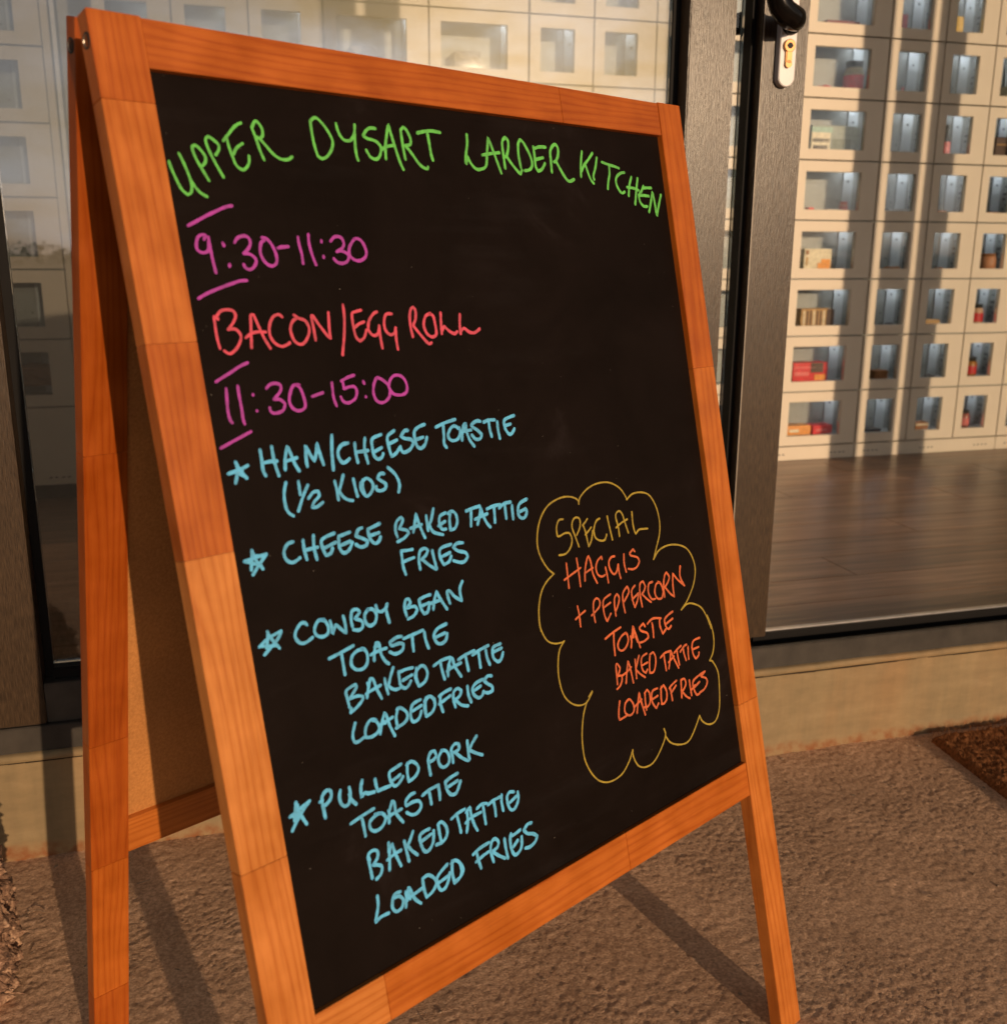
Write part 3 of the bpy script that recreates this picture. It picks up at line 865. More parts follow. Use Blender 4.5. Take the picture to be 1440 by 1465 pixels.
    ('special fries', 'orange', '''
22:3932,5592 3904,5666 3891,5725 3895,5762 3992,5753
23:4059,5611 4006,5634 3980,5698 4006,5745 4062,5763 4111,5730 4107,5665 4070,5614
23:4145,5772 4176,5686 4214,5593 4225,5684 4256,5823
23:4116,5708 4235,5667
23:4295,5617 4284,5694 4284,5783
23:4288,5623 4330,5599 4358,5643 4353,5723 4308,5758 4254,5750
24:4481,5630 4410,5634 4382,5675 4385,5749 4428,5811 4468,5774
23:4393,5711 4471,5701
24:4538,5631 4518,5723 4515,5792
24:4521,5650 4578,5626 4608,5692 4599,5764 4552,5799 4509,5794
24:4778,5638 4686,5665 4656,5682
24:4670,5677 4675,5745 4678,5808
24:4671,5736 4761,5683
24:4823,5826 4835,5742 4848,5654 4901,5656 4916,5707 4881,5747 4836,5768
24:4853,5781 4901,5837 4948,5868
25:4975,5690 4976,5775 4980,5848
25:5241,5676 5141,5686 5037,5716 5023,5780 5059,5863 5108,5865
25:5036,5784 5133,5752
25:4985,5795 5054,5764
25:5241,5676 5164,5706 5246,5750 5248,5803 5189,5846 5116,5858
'''),
    ('cloud', 'yellow', '''
17:3770,3717 3756,3674 3668,3634 3538,3626 3382,3666 3272,3757 3208,3873 3183,3996 3208,4103 3268,4206 3330,4264
16:3330,4264 3228,4313 3149,4386 3095,4502 3070,4637 3080,4717
17:3766,3716 3797,3661 3908,3599 4054,3571 4213,3588 4344,3658 4410,3745 4423,3782
18:4423,3782 4518,3741 4647,3747 4759,3793 4834,3912 4858,4060 4831,4185 4760,4301 4691,4409
19:4691,4409 4785,4341 4928,4318 5086,4342 5216,4403 5290,4507 5311,4631 5256,4769 5128,4904 5004,4982
19:5004,4982 5095,4948 5189,4960 5320,5031 5394,5147 5440,5280
16:3080,4573 3077,4688 3125,4803 3205,4856 3294,4872 3336,4868
16:3336,4868 3263,4930 3222,5037 3205,5162 3223,5299 3277,5394 3376,5464 3489,5478 3580,5417 3595,5395 3538,5432
17:3511,5464 3442,5564 3391,5709 3371,5850 3380,5987 3447,6132 3545,6228 3678,6269 3826,6252 3948,6168 4009,6084
18:4009,6084 4006,6146 4049,6245 4135,6297 4266,6299 4395,6220 4499,6109 4492,6034
19:4499,6109 4560,6195 4685,6258 4823,6274 4935,6206 5060,6080
20:5060,6080 5094,6151 5192,6213 5306,6210 5393,6107 5439,5905 5451,5739 5389,5615 5340,5589
20:5398,5130 5452,5280 5454,5418 5409,5528 5340,5589
'''),

]
def catmull(P, n):
    if len(P) < 3:
        return [P[0].lerp(P[-1], t / 4) for t in range(5)]
    Q = [P[0]] + P + [P[-1]]; out = []
    for i in range(1, len(Q) - 2):
        a, b, c, d = Q[i - 1:i + 3]
        # corners stay corners
        for j in range(n):
            t = j / n
            out.append(.5 * ((2 * b) + (c - a) * t + (2 * a - 5 * b + 4 * c - d) * t * t + (3 * b - a - 3 * c + d) * t ** 3))
    out.append(P[-1]); return out
layer = 0
def min_gap(A, B): return min((a - b).length for a in A for b in B)
def densify(P): return [P[i].lerp(P[i + 1], t / 6) for i in range(len(P) - 1) for t in range(6)] + [P[-1]]
for name, col, txt in STROKES:
    items = []
    for line in txt.strip().split('\n'):
        w, pts = line.split(':'); w = int(w) * 1e-4
        P = [Vector((float(q.split(',')[0]) * 1e-4, -float(q.split(',')[1]) * 1e-4)) for q in pts.split()]
        items.append((w, P, densify(P)))
    groups = []                                    # strokes that touch make one letter
    for it in items:
        hit = [g for g in groups if name == 'cloud' or any(min_gap(it[2], o[2]) < .55 * it[0] for o in g)]
        g = [it]
        for h in hit: g += h; groups.remove(h)
        groups.append(g)
    for g in groups:
        m = MB()
        for w, P, _ in g:
            runs = [[P[0]]]                        # split at sharp corners so that the curve does not overshoot
            for i in range(1, len(P)):
                runs[-1].append(P[i])
                if 0 < i < len(P) - 1:
                    a = P[i] - P[i - 1]; b = P[i + 1] - P[i]
                    if a.length > 1e-6 and b.length > 1e-6 and a.angle(b) > R(75): runs.append([P[i]])
            C = []
            for q in runs:
                k = catmull(q, 5) if len(q) > 1 else q
                C += k if not C else k[1:]
            layer += 1; z = REC + .00018 + .000012 * (layer % 24)
            hw = w * .455; L = []; Rr = []; nC = len(C); ph = random.uniform(0, 6.3); tot = 0
            for i, p in enumerate(C):
                t = C[min(i + 1, nC - 1)] - C[max(i - 1, 0)]
                t = t.normalized() if t.length > 1e-9 else Vector((1, 0))
                nrm = Vector((-t.y, t.x))
                if i: tot += (p - C[i - 1]).length
                k = hw * (1 + .07 * math.sin(ph + tot * 420) + .05 * math.sin(ph * 2 + tot * 1100))
                L.append(p + nrm * k); Rr.append(p - nrm * k)
            V = [(q.x, q.y, z) for q in L] + [(q.x, q.y, z) for q in Rr]
            F = [(i, i + nC, i + 1 + nC, i + 1) for i in range(nC - 1)]
            # round ends share the ribbon's end points
            for e, c, dirv in ((0, C[0], C[0] - C[min(2, nC - 1)]), (nC - 1, C[-1], C[-1] - C[max(nC - 3, 0)])):
                dv = dirv.normalized() if dirv.length > 1e-9 else Vector((1, 0)); a0 = math.atan2(dv.y, dv.x); k = hw * .96
                base = len(V)
                V += [(c.x + k * math.cos(a0 + math.pi * (j / 8 - .5)), c.y + k * math.sin(a0 + math.pi * (j / 8 - .5)), z) for j in range(1, 8)]
                ends = (e, e + nC) if e else (e + nC, e)
                F.append((ends[0],) + tuple(range(base + 6, base - 1, -1)) + (ends[1],)) if e else F.append((ends[1],) + tuple(range(base + 6, base - 1, -1)) + (ends[0],))
            m.poly(V, F)
        nm = 'cloud_outline' if name == 'cloud' else ('letter' if name != 'time' else 'digit')
        obj(nm, m.mesh(nm, MARK[col]), cb, MF)
# a few flecks of dust and chalk on the board
m = MB()
for i in range(70):
    x = random.uniform(SW, BW - SW); y = -random.uniform(TR, BB); r = random.uniform(.0001, .00045) ; z = REC + .0006
    m.face([(x + r * math.cos(a) * random.uniform(.5, 1.3), y + r * math.sin(a) * random.uniform(.5, 1.3), z) for a in (0, 1.2, 2.5, 3.8, 5)])
obj('dust_specks', m.mesh('dust_specks', plain('pale_dust', (.30, .26, .22), .9)), cb, MF, 'stuff')

# ------------------------------------------------------------------ shop building
FLH = .19; LD = 1.387; HEAD = 2.12
SMIN, SMAX, BACK = -3.6, 3.6, 1.75
shop = thing('shop_building', 'low rendered shop building with pale interior behind the glazed front', 'building', SH(0, 0, 0))
def wbox(name, mt, s0, s1, d0, d1, h0, h1, parent, c=0.0, label=None, g=0.0):
    m = MB(); m.box(s0, s1, d0, d1, h0, h1, 0, g, c); return obj(name, m.mesh(name, mt), parent, SH(0, 0, 0), None, label)
# plinth with a slightly uneven, patched face
nxp, nyp = 900, 26
S, H = np.meshgrid(np.linspace(SMIN, SMAX, nxp), np.linspace(-.01, .1475, nyp))
Dp = -.0006 * vnoise(nxp, nyp, 7, 11) - .0012 * vnoise(nxp, nyp, 40, 12) - .004 * np.clip(1 - (H - .0) / .02 + .5 * vnoise(nxp, nyp, 9, 15), 0, 1)
me = grid_mesh('plinth_face', S, Dp - .002, H, np.ones((nyp - 1, nxp - 1), bool), REND)
obj('plinth', me, shop, SH(0, 0, 0))
m = MB(); m.box(SMIN, SMAX, 0.0012, .30, -.05, .1573); obj('plinth_core', m.mesh('plinth_core', REND), shop, SH(0, 0, 0))
n = 260; S, H = np.meshgrid(np.linspace(SMIN, SMAX, n), np.linspace(0, 1, 7))
lipd = -.011 - .0012 * vnoise(n, 7, 3, 21); prof_d = np.array([.01, -.001, 0, 0, 0, .0, .01]); prof_h = np.array([.1468, .1470, .1495, .1535, .1565, .1588, .1590])
me = grid_mesh('plinth_lip', S, np.where(prof_d[:, None] >= .01, .002, lipd * np.array([0, .55, 1, 1.05, 1, .7, 0])[:, None]), prof_h[:, None] + .0004 * vnoise(n, 7, 2, 22), np.ones((6, n - 1), bool), REND)
obj('plinth_lip', me, shop, SH(0, 0, 0))
wbox('back_wall', WALLP, SMIN, SMAX, BACK, BACK + .1, 0, 2.5, shop)
wbox('side_wall', WALLP, SMIN - .1, SMIN, -.02, BACK, 0, 2.5, shop)
wbox('side_wall', WALLP, SMAX, SMAX + .1, -.02, BACK, 0, 2.5, shop)
wbox('ceiling', CEIL, SMIN, SMAX, .09, BACK, 2.42, 2.5, shop)
wbox('fascia', FOIL, SMIN, SMAX, -.03, .09, HEAD + .06, 2.62, shop)
wbox('roof', GREY, SMIN - .15, SMAX + .15, -.16, BACK + .15, 2.62, 2.70, shop)
# floor of laminate planks
fl = MB(); fl.box(SMIN, SMAX, .0575, BACK, .05, FLH - .008); floor = obj('interior_floor', fl.mesh('interior_floor', DARKJ), None, SH(0, 0, 0), 'structure')
pw, pl = .1265, 1.21; k = 0; d = .0575
pm = {}
while d < BACK:
    off = (k * .437) % pl; s = SMIN + .0 - off
    while s < SMAX:
        a, b = max(s, SMIN), min(s + pl, SMAX)
        if b - a > .02:
            d1 = min(d + pw, BACK); mm = MB(); mm.box(a - (a + b) / 2 + .0007, b - (a + b) / 2 - .0007, -(d1 - d) / 2 + .0006, (d1 - d) / 2 - .0006, -.008, 0, 0, random.random(), .0006)
            obj('plank', mm.mesh('plank', PLANK), floor, SH((a + b) / 2, (d + d1) / 2, FLH))
        s += pl
    d += pw; k += 1

# ------------------------------------------------------------------ glazed shopfront
front = thing('glazed_shopfront', 'bronze grey framed shop window wall with posts and low sill above the plinth', 'shop window', SH(0, 0, .158))
GD = .034                          # glass plane depth
def post(s0, s1, h0=.196, h1=HEAD, d0=0.0, d1=.07, name='post', parent=None):
    o = wbox(name, FOIL, s0, s1, d0, d1, h0, h1, parent or front, .0016); return o
def gasket(s0, s1, h0=.2, h1=HEAD, parent=None):
    return wbox('gasket', BLACK, s0, s1, GD - .004, GD + .012, h0, h1, parent or front)
def pane(s0, s1, h0, h1, parent=None, name='window_pane', gm=None):
    m = MB(); m.box(s0, s1, GD, GD + .006, h0, h1)
    return obj(name, m.mesh(name, gm or GLASS), parent or front, SH(0, 0, 0))
wbox('sill', GREY, SMIN, SMAX, -.004, .006, .1592, .1955, front, .0012)
wbox('sill_back', BLACK, SMIN, SMAX, .0062, .0456, .1592, .1860, front)
# left window, the one behind the sign
post(-1.17, -1.090)
gasket(-1.0898, -1.079)
post(-.1975, -.1285, d0=-.001)
gasket(-.2085, -.1977); gasket(-.128, -.1265)
wbox('bottom_rail', GREY, -1.0895, -.198, .004, .07, .1957, .252, front, .001)
wbox('bottom_bead', BLACK, -1.0790, -.2087, .016, .05, .2522, .268, front, .002)
pane(-1.0788, -.2087, .2682, HEAD)
# window further left and right of it
post(-2.10, -2.02); gasket(-1.182, -1.1703); gasket(-2.0197, -2.009)
wbox('bottom_rail', GREY, -2.0198, -1.1702, .004, .07, .1957, .252, front, .001)
wbox('bottom_bead', BLACK, -2.0088, -1.1822, .016, .05, .2522, .268, front, .002)
pane(-2.0086, -1.1822, .2682, HEAD)
pane(-3.59, -2.102, .2, HEAD)
# narrow side light beside the door
pane(-.1263, -.0985, .2, HEAD, gm=CLEAR)
# right of the doorway: side light, post, window
post(1.337, 1.42); pane(1.4215, 1.4585, .2, HEAD, gm=CLEAR); post(1.460, 1.545); pane(1.558, 2.60, .2682, HEAD, gm=CLEAR)
gasket(1.4203, 1.4213, .2, HEAD); gasket(1.5453, 1.5575)
wbox('bottom_rail', GREY, 1.5452, 2.61, .004, .07, .1957, .252, front, .001)
post(2.61, 2.69); pane(2.70, 3.59, .2, HEAD)
wbox('head', FOIL, SMIN, SMAX, 0, .07, HEAD + .001, HEAD + .0595, front, .001)
# threshold of the open doorway
wbox('threshold', STEEL, -.015, 1.336, .046, .0568, .1860, .2045, front, .0016)
wbox('threshold_face', BLACK, -.015, 1.336, .040, .0458, .1862, .2020, front)

# ------------------------------------------------------------------ closed door leaf with lock and lever
door = thing('glazed_door', 'brownish grey door edge with white lock plate, brass cylinder and black lever handle', 'door', SH(-.05, 0, .2))
m = MB(); m.box(-.0885, -.0165, -.001, .065, .2135, HEAD - .004, 0, 0, .0016); obj('door_stile', m.mesh('door_stile', FOIL), door, SH(0, 0, 0))
m = MB(); m.box(-.0952, -.0887, .018, .05, .2135, HEAD - .004); obj('door_gasket', m.mesh('door_gasket', BLACK), door, SH(0, 0, 0))
m = MB(); m.box(-.0878, -.0862, -.0022, -.0011, .214, HEAD - .005); obj('edge_bead', m.mesh('edge_bead', plain('worn_bright_edge', (.30, .25, .20), .4)), door, SH(0, 0, 0))
WHITE = plain('white_lock_plate', (.70, .66, .66), .3, .1, .03); BRS = plain('brass', (.50, .25, .11), .42, .85, .1)
BLK = plain('black_bronze_handle', (.012, .010, .009), .16, .55, .2)
pc, pwid, bot = -.0535, .0255, 1.0370
def rounded_plate(w, h0, h1, d0, d1, n=14):
    P = [(w / 2 * math.cos(a), h0 + w / 2 + w / 2 * math.sin(a)) for a in [math.pi + math.pi * i / n for i in range(n + 1)]]
    P += [(w / 2 * math.cos(a), h1 - w / 2 + w / 2 * math.sin(a)) for a in [math.pi * i / n for i in range(n + 1)]]
    m = MB(); N = len(P)
    b = .0012
    rings = [(d1, 1.0), (d0 + b, 1.0), (d0, 1 - b / (w / 2))]
    V = []
    cy = (h0 + h1) / 2
    for dd, k in rings: V += [(x * k, dd, cy + (y - cy) * (1 - (1 - k) * w / (h1 - h0))) for x, y in P]
    F = [(r * N + i, r * N + (i + 1) % N, (r + 1) * N + (i + 1) % N, (r + 1) * N + i) for r in range(2) for i in range(N)]
    F.append(tuple(range(2 * N, 3 * N))); m.poly(V, F); return m
m = rounded_plate(pwid, bot, 1.27, -.0125, -.0010); pl_ = obj('lock_plate', m.mesh('lock_plate', WHITE), door, SH(pc, 0, 0))
m = MB(); cz = 1.0895
m.lathe([(.0086, 0), (.0086, .0038), (.0078, .0044), (.0001, .0044)], 28, 0, Matrix.Translation((0, -.0125, cz)) @ Matrix.Rotation(math.pi / 2, 4, 'X'))
m.box(-.0049, .0049, -.0166, -.0125, cz - .0235, cz - .006, 0, 0, .0012)
m.lathe([(.0049, 0), (.0049, .0041), (.0001, .0041)], 18, 0, Matrix.Translation((0, -.0125, cz - .0235)) @ Matrix.Rotation(math.pi / 2, 4, 'X'))
obj('key_cylinder', m.mesh('key_cylinder', BRS), pl_, SH(pc, 0, 0))
m = MB(); m.lathe([(.0040, 0), (.0040, .0003), (.0001, .0003)], 20, 0, Matrix.Translation((0, -.0170, cz)) @ Matrix.Rotation(math.pi / 2, 4, 'X'))
m.box(-.0045, .0045, -.0175, -.0171, cz - .001, cz + .001)
obj('keyhole', m.mesh('keyhole', HOLE), pl_, SH(pc, 0, 0))
m = MB(); m.tube([(.000, -.012, 1.118), (-.001, -.022, 1.118), (-.004, -.031, 1.118), (-.010, -.039, 1.1185), (-.020, -.045, 1.119), (-.031, -.049, 1.123), (-.040, -.051, 1.131), (-.046, -.052, 1.143), (-.050, -.052, 1.165), (-.053, -.051, 1.205), (-.054, -.049, 1.212)],
               [.0112, .0118, .0140, .0158, .0165, .0162, .0155, .0145, .0130, .0110, .004], 26)
obj('lever_handle', smooth_by_angle(m.mesh('lever_handle', BLK)), door, SH(pc + .001, 0, 0))
m = MB(); m.lathe([(.0145, 0), (.0148, .003), (.0138, .0055), (.0118, .0060)], 26, 0, Matrix.Translation((0, -.0125, 1.118)) @ Matrix.Rotation(math.pi / 2, 4, 'X'))
obj('lever_collar', smooth_by_angle(m.mesh('lever_collar', BLK)), door, SH(pc + .001, 0, 0))
m = MB(); m.tube([(0, .066, 1.143), (0, .088, 1.143), (-.002, .102, 1.143), (-.008, .112, 1.142), (-.02, .117, 1.140), (-.045, .118, 1.136), (-.085, .116, 1.130)], [.012, .012, .0145, .0158, .0145, .012, .007], 20)
obj('inside_lever', smooth_by_angle(m.mesh('inside_lever', BLK)), door, SH(pc, 0, 0))
# open leaf folded back against the right hand window
leaf = thing('open_door_leaf', 'open glazed door leaf folded back flat beyond the right edge', 'door', SH(1.98, -.08, .2))
for nm, a in (('door_stile', (1.605, 1.69, .21, 2.1)), ('door_stile', (2.33, 2.415, .21, 2.1)), ('door_rail', (1.6905, 2.3295, .21, .30)), ('door_rail', (1.6905, 2.3295, 2.02, 2.1))):
    m = MB(); m.box(a[0], a[1], -.075, -.015, a[2], a[3], 0, 0, .0016); obj(nm, m.mesh(nm, FOIL), leaf, SH(0, 0, 0))
m = MB(); m.box(1.691, 2.329, -.048, -.042, .301, 2.019); obj('door_pane', m.mesh('door_pane', CLEAR), leaf, SH(0, 0, 0))
m = MB(); m.tube([(1.645, -.076, 1.30), (1.645, -.12, 1.29), (1.66, -.14, 1.25), (1.675, -.145, 1.1), (1.66, -.14, .95), (1.645, -.12, .91), (1.645, -.076, .90)], [.008] * 7, 10)
obj('bow_handle', m.mesh('bow_handle', BLK), leaf, SH(0, 0, 0))

# ------------------------------------------------------------------ vending lockers
RH, NROW, H0 = .1691, 9, .2348
def cell_meshes(w):
    """door panel with a window opening, its pane, the compartment box and its light strip; origin at the cell's lower left front corner"""
    j = .0022; T = .016
    wx0, wx1 = (.031, w - .0575) if w > .2 else (.031, w - .054)
    wy0, wy1 = .0305, RH - .0315
    m = MB(); b = .0018
    m.box(j, wx0, 0, T, j, RH - j, 0, 0); m.box(wx1, w - j, 0, T, j, RH - j); m.box(wx0, wx1, 0, T, j, wy0); m.box(wx0, wx1, 0, T, wy1, RH - j)
    panel = m.mesh('locker_door', CREAM)
    m = MB(); m.box(wx0 + .0003, wx1 - .0003, .007, .010, wy0 + .0003, wy1 - .0003); pn = m.mesh('door_pane', PERSPEX)
    m = MB(); D0, D1 = T + .001, .095; a, bb = .006, w - .006; f, c = .0262, RH - .008
    m.face([(a, D1, f), (bb, D1, f), (bb, D1, c), (a, D1, c)]); m.face([(a, D0, f), (bb, D0, f), (bb, D1, f), (a, D1, f)]); m.face([(a, D0, c), (a, D1, c), (bb, D1, c), (bb, D0, c)])
    m.face([(a, D0, f), (a, D1, f), (a, D1, c), (a, D0, c)]); m.face([(bb, D0, f), (bb, D0, c), (bb, D1, c), (bb, D1, f)])
    xh = wx0 + (.112 if w < .2 else .200)
    def disc(x, z, r): m.face([(x + r * math.cos(t), D1 - .0006, z + r * math.sin(t)) for t in [i * .785 for i in range(8)]], 1)
    disc(xh - .030, RH * .36, .0024)
    for y0, zc, l in ((.076, .112, .008), (.070, .090, .020), (.078, .074, .012), (.068, .056, .010), (.082, .044, .008)):   # slots in the right hand side wall
        m.face([(bb - .0007, y0, zc), (bb - .0007, y0 + l, zc), (bb - .0007, y0 + l, zc + .0045), (bb - .0007, y0, zc + .0045)], 1)
    m.box(xh - .017, xh + .017, D1 - .005, D1 - .0012, f, c, 2)  # raised pale strip, the light's vertical band put into colour and shape
    disc2 = [(xh + .0036 * math.cos(t), D1 - .0056, RH * .70 + .0036 * math.sin(t)) for t in [i * .785 for i in range(8)]]; m.face(disc2, 1)
    comp = m.mesh('compartment', [INNER, HOLE, LIGHT_BAND])
    m = MB(); m.box(xh - .007, xh + .007, .040, .066, c - .0035, c - .0012); strip = m.mesh('light_strip', LED)
    return panel, pn, comp, strip
CELL = {w: cell_meshes(w) for w in (.2725, .1795, .2660, .30)}
def cabinet(label, s0, widths, group=None, rows=NROW, h0=H0, d=LD, base=FLH, leds=True):
    t = thing('locker_cabinet', label, 'vending lockers', SH(s0, d, base), group)
    W = sum(widths); top = h0 + rows * RH
    m = MB(); m.box(0, W, .20, .345, base + .0005, top + .02); m.box(0, W, .019, .21, base + .0005, h0 - .001); m.box(0, W, .004, .345, top + .001, top + .02)
    m.box(.0, .0035, .014, .199, h0, top); m.box(W - .0035, W, .014, .199, h0, top)
    x = 0
    for w in widths[:-1]: x += w; m.box(x - .0045, x + .0045, .0175, .199, h0, top)
    for r in range(1, rows): m.box(.004, W - .004, .0175, .199, h0 + r * RH - .0055, h0 + r * RH + .0055, 0)
    obj('carcass', m.mesh('carcass', INNER), t, SH(s0, d, 0))
    m = MB(); m.box(.001, W - .001, -.001, .0185, base + .001, h0 - .0018)
    for gx in (.06, W * .5, W - .06):
        for q in (-.022, -.008, .008, .022): m.box(gx + q - .0035, gx + q + .0035, -.0016, -.0011, base + .018, base + .021, 1)
    obj('base_panel', m.mesh('base_panel', [CREAM, HOLE]), t, SH(s0, d, 0))
    for r in range(rows):
        x = 0
        for w in widths:
            key = min(CELL, key=lambda q: abs(q - w)); pa, pn, co, lt = CELL[key]
            M = SH(s0 + x, d, h0 + r * RH) @ Matrix.Diagonal((w / key, 1, 1, 1))
            a = obj('locker_door', pa, t, M); obj('door_pane', pn, a, M)
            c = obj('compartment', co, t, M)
            if leds: obj('light_strip', lt, c, M)
            x += w
    return t
G_ = 'vending locker cabinets along the back wall'
cabinet('locker cabinet three narrow columns wide, far left of the row above the sign', -1.0765, [.1795, .1795, .1795], G_)
cabinet('locker cabinet two wide columns, seen over the top rail of the sign', -.5365, [.266, .266], G_)
cabinet('locker cabinet of narrow columns seen just left of the brown window post', -.003, [.1795, .1795, .1795], G_)
cabinet('locker cabinet of two wide columns right beside the lock plate', .5375, [.2735, .2725], G_)
cabinet('locker cabinet of three narrow columns right of the wide red packet compartments', 1.084, [.187, .1785, .1690], G_)
cabinet('locker cabinet of wide columns cut off by the right edge', 1.619, [.2725, .2725], G_)
# separate freestanding cabinet at the left with a plain base
t = cabinet('locker cabinet with large windows on a plain base, behind the left window', -1.789, [.30, .30], None, 6, .4315, 1.395, .2305, False)
for nm, x0, x1, y0, y1, h0_, h1_, mt in (('plinth_base', -1.77, -1.21, .03, .30, .1905, .2302, BLACK), ('side_trim', -1.1885, -1.172, .0, .015, .2305, 1.47, CREAM), ('side_trim', -1.168, -1.158, .01, .03, .2305, 1.47, STEEL)):
    m = MB(); m.box(x0, x1, 1.395 + y0, 1.395 + y1, h0_, h1_); obj(nm, m.mesh(nm, mt), t, SH(0, 0, 0))

# ------------------------------------------------------------------ goods in the compartments
def cell(s, row): return s, H0 + row * RH + .0270
GL = {}
def cm(name, col, rough=.45, metal=0.0):
    if name not in GL: GL[name] = plain(name, col, rough, metal, .2, 90)
    return GL[name]
RED = cm('red_card', (.62, .03, .035)); DKLID = cm('dark_lid', (.02, .02, .018), .35); PINKC = cm('pink_label', (.68, .16, .15)); CREAMC = cm('cream_card', (.70, .62, .45))
ORNG = cm('orange_card', (.75, .30, .06)); YEL = cm('yellow_card', (.75, .45, .03)); BRN = cm('brown_bakes', (.30, .12, .04), .8); HONEY = cm('honey_jam', (.45, .20, .05), .2)
DBRN = cm('dark_brown_card', (.09, .045, .03)); GREENC = cm('pale_green_print', (.35, .50, .42)); WHT = cm('white_print', (.75, .72, .68)); TAN = cm('tan_biscuit', (.50, .30, .13), .8); DK = cm('dark_packet', (.03, .03, .035), .3)
BAG = cm('clear_bag', (.40, .37, .34), .25)
def jar(s, row, r, h, body, label, txt, dd=.060, lid=DKLID, group='jars in the lockers'):
    x, z = cell(s, row); t = thing('jar', txt, 'jar', SH(x, LD + dd, z), group)
    m = MB(); m.lathe([(r * .8, 0), (r, h * .05), (r, h * .62), (r * .85, h * .74), (r * .78, h * .8)], 22); obj('jar_body', smooth_by_angle(m.mesh('jar_body', body)), t, SH(x, LD + dd, z))
    m = MB(); m.lathe([(r * 1.012, h * .10), (r * 1.014, h * .12), (r * 1.014, h * .52), (r * 1.012, h * .54)], 22); obj('jar_label', smooth_by_angle(m.mesh('jar_label', label)), t, SH(x, LD + dd, z))
    m = MB(); m.lathe([(r * .84, h * .79), (r * .86, h * .81), (r * .86, h * .98), (r * .8, h)], 22); obj('lid', smooth_by_angle(m.mesh('lid', lid)), t, SH(x, LD + dd, z))
def pack(s, row, w, h, dp, face, txt, cat='packet', marks=(), dd=.04, rz=0, name='packet', group=None, lumpy=0.0):
    x, z = cell(s, row); M = SH(x, LD + dd, z) @ Matrix.Rotation(rz, 4, 'Z')
    t = thing(name, txt, cat, M, group)
    bm = bmesh.new(); bmesh.ops.create_cube(bm, size=1)
    bmesh.ops.subdivide_edges(bm, edges=bm.edges[:], cuts=5 if lumpy else 1, use_grid_fill=True)
    rr = random.Random(int((s + 9) * 1000 + row))
    for v in bm.verts:
        edge = sum(abs(abs(c) - .5) < 1e-4 for c in v.co); k = 1 if edge < 2 else (.985 if edge == 2 else .96)
        v.co = Vector((v.co.x * w * k, v.co.y * dp * k + dp / 2, v.co.z * h * k + h / 2))
        if lumpy and v.co.z > .002: v.co += Vector([rr.uniform(-lumpy, lumpy) for _ in range(3)]); v.co.z = max(.001, v.co.z)
    me = bpy.data.meshes.new(name); bm.to_mesh(me); bm.free(); me.materials.append(face); obj(name + '_body', me, t, M)
    for (a, b, c, e, mt) in marks:      # printed shapes on the front face, as fractions of width and height
        m = MB(); m.face([(-w / 2 + a * w, -.0012, c * h), (-w / 2 + b * w, -.0012, c * h), (-w / 2 + b * w, -.0012, e * h), (-w / 2 + a * w, -.0012, e * h)]); obj('print', m.mesh('print', mt), t, M)
    return t
def crumbs(s, row, w, h, mt, txt, cat='snack', n=7, dd=.035):
    x, z = cell(s, row); rr = random.Random(int(s * 977) + row); m = MB()
    for i in range(n):
        cx_ = rr.uniform(-w / 2, w / 2); q = rr.uniform(.4, 1) * h; M = Matrix.Translation((cx_, rr.uniform(0, .03), 0)) @ Matrix.Diagonal((rr.uniform(.8, 1.5), 1, 1, 1))
        m.lathe([(q * .7, 0), (q, q * .35), (q * .8, q * .8), (q * .2, q)], 9, 0, M)
    o = obj('wrapped_snack', smooth_by_angle(m.mesh('wrapped_snack', mt), 50), None, SH(x, LD + dd, z)); tag(o, txt, cat)
WX, C2, C3, C4 = .962, 1.193, 1.380, 1.562     # behind the panes, so set to the right of the window centres
# row 0 is the lowest
pack(WX - .055, 0, .085, .03, .05, ORNG, 'flat orange packet in the lowest wide compartment', marks=((.1, .5, .3, .6, CREAMC),), name='packet')
pack(WX + .03, 0, .075, .028, .05, RED, 'flat deep red packet beside the orange one in the lowest wide compartment', marks=((.15, .7, .35, .6, PINKC),), rz=.1)
pack(WX - .03, 1, .125, .058, .05, RED, 'red packet with a pale pink printed corner, in the second wide compartment from the floor', marks=((.05, .45, .3, .5, PINKC), (.5, .85, .45, .98, DBRN), (.62, .92, .06, .35, ORNG), (.05, .6, .72, .78, PINKC)))
pack(WX - .02, 2, .115, .052, .05, TAN, 'long pack of tan biscuits in the third wide compartment from the floor', marks=tuple((.06 + i * .1, .11 + i * .1, .05, .9, DBRN if i % 3 else CREAMC) for i in range(8)) + ((.78, .99, .02, .98, DBRN),), lumpy=.0012)
pack(WX - .035, 3, .095, .062, .05, CREAMC, 'cream box with an orange picture in the fourth wide compartment from the floor', 'box', ((.06, .16, .72, .92, BRN), (.5, .95, .06, .32, ORNG), (.62, .95, .32, .5, ORNG), (.08, .14, .2, .6, TAN)), name='carton')
jar(WX + .045, 4, .013, .03, cm('pink_pot', (.62, .25, .2)), PINKC, 'small pink pot at the right of the fifth wide compartment', .05, PINKC)
pack(WX + .02, 3, .03, .02, .03, BRN, 'small brown bar behind the cream box in the fourth wide compartment', dd=.07)
pack(C4 - .01, 7, .05, .02, .04, BRN, 'brown bar in the top visible compartment of the third narrow column')
pack(WX - .07, 4, .018, .012, .02, RED, 'tiny red sweet at the left of the fifth wide compartment', 'sweet', name='sweet')
pack(WX + .03, 4, .09, .008, .05, BAG, 'thin pale tray lying in the fifth wide compartment', 'tray', name='tray')
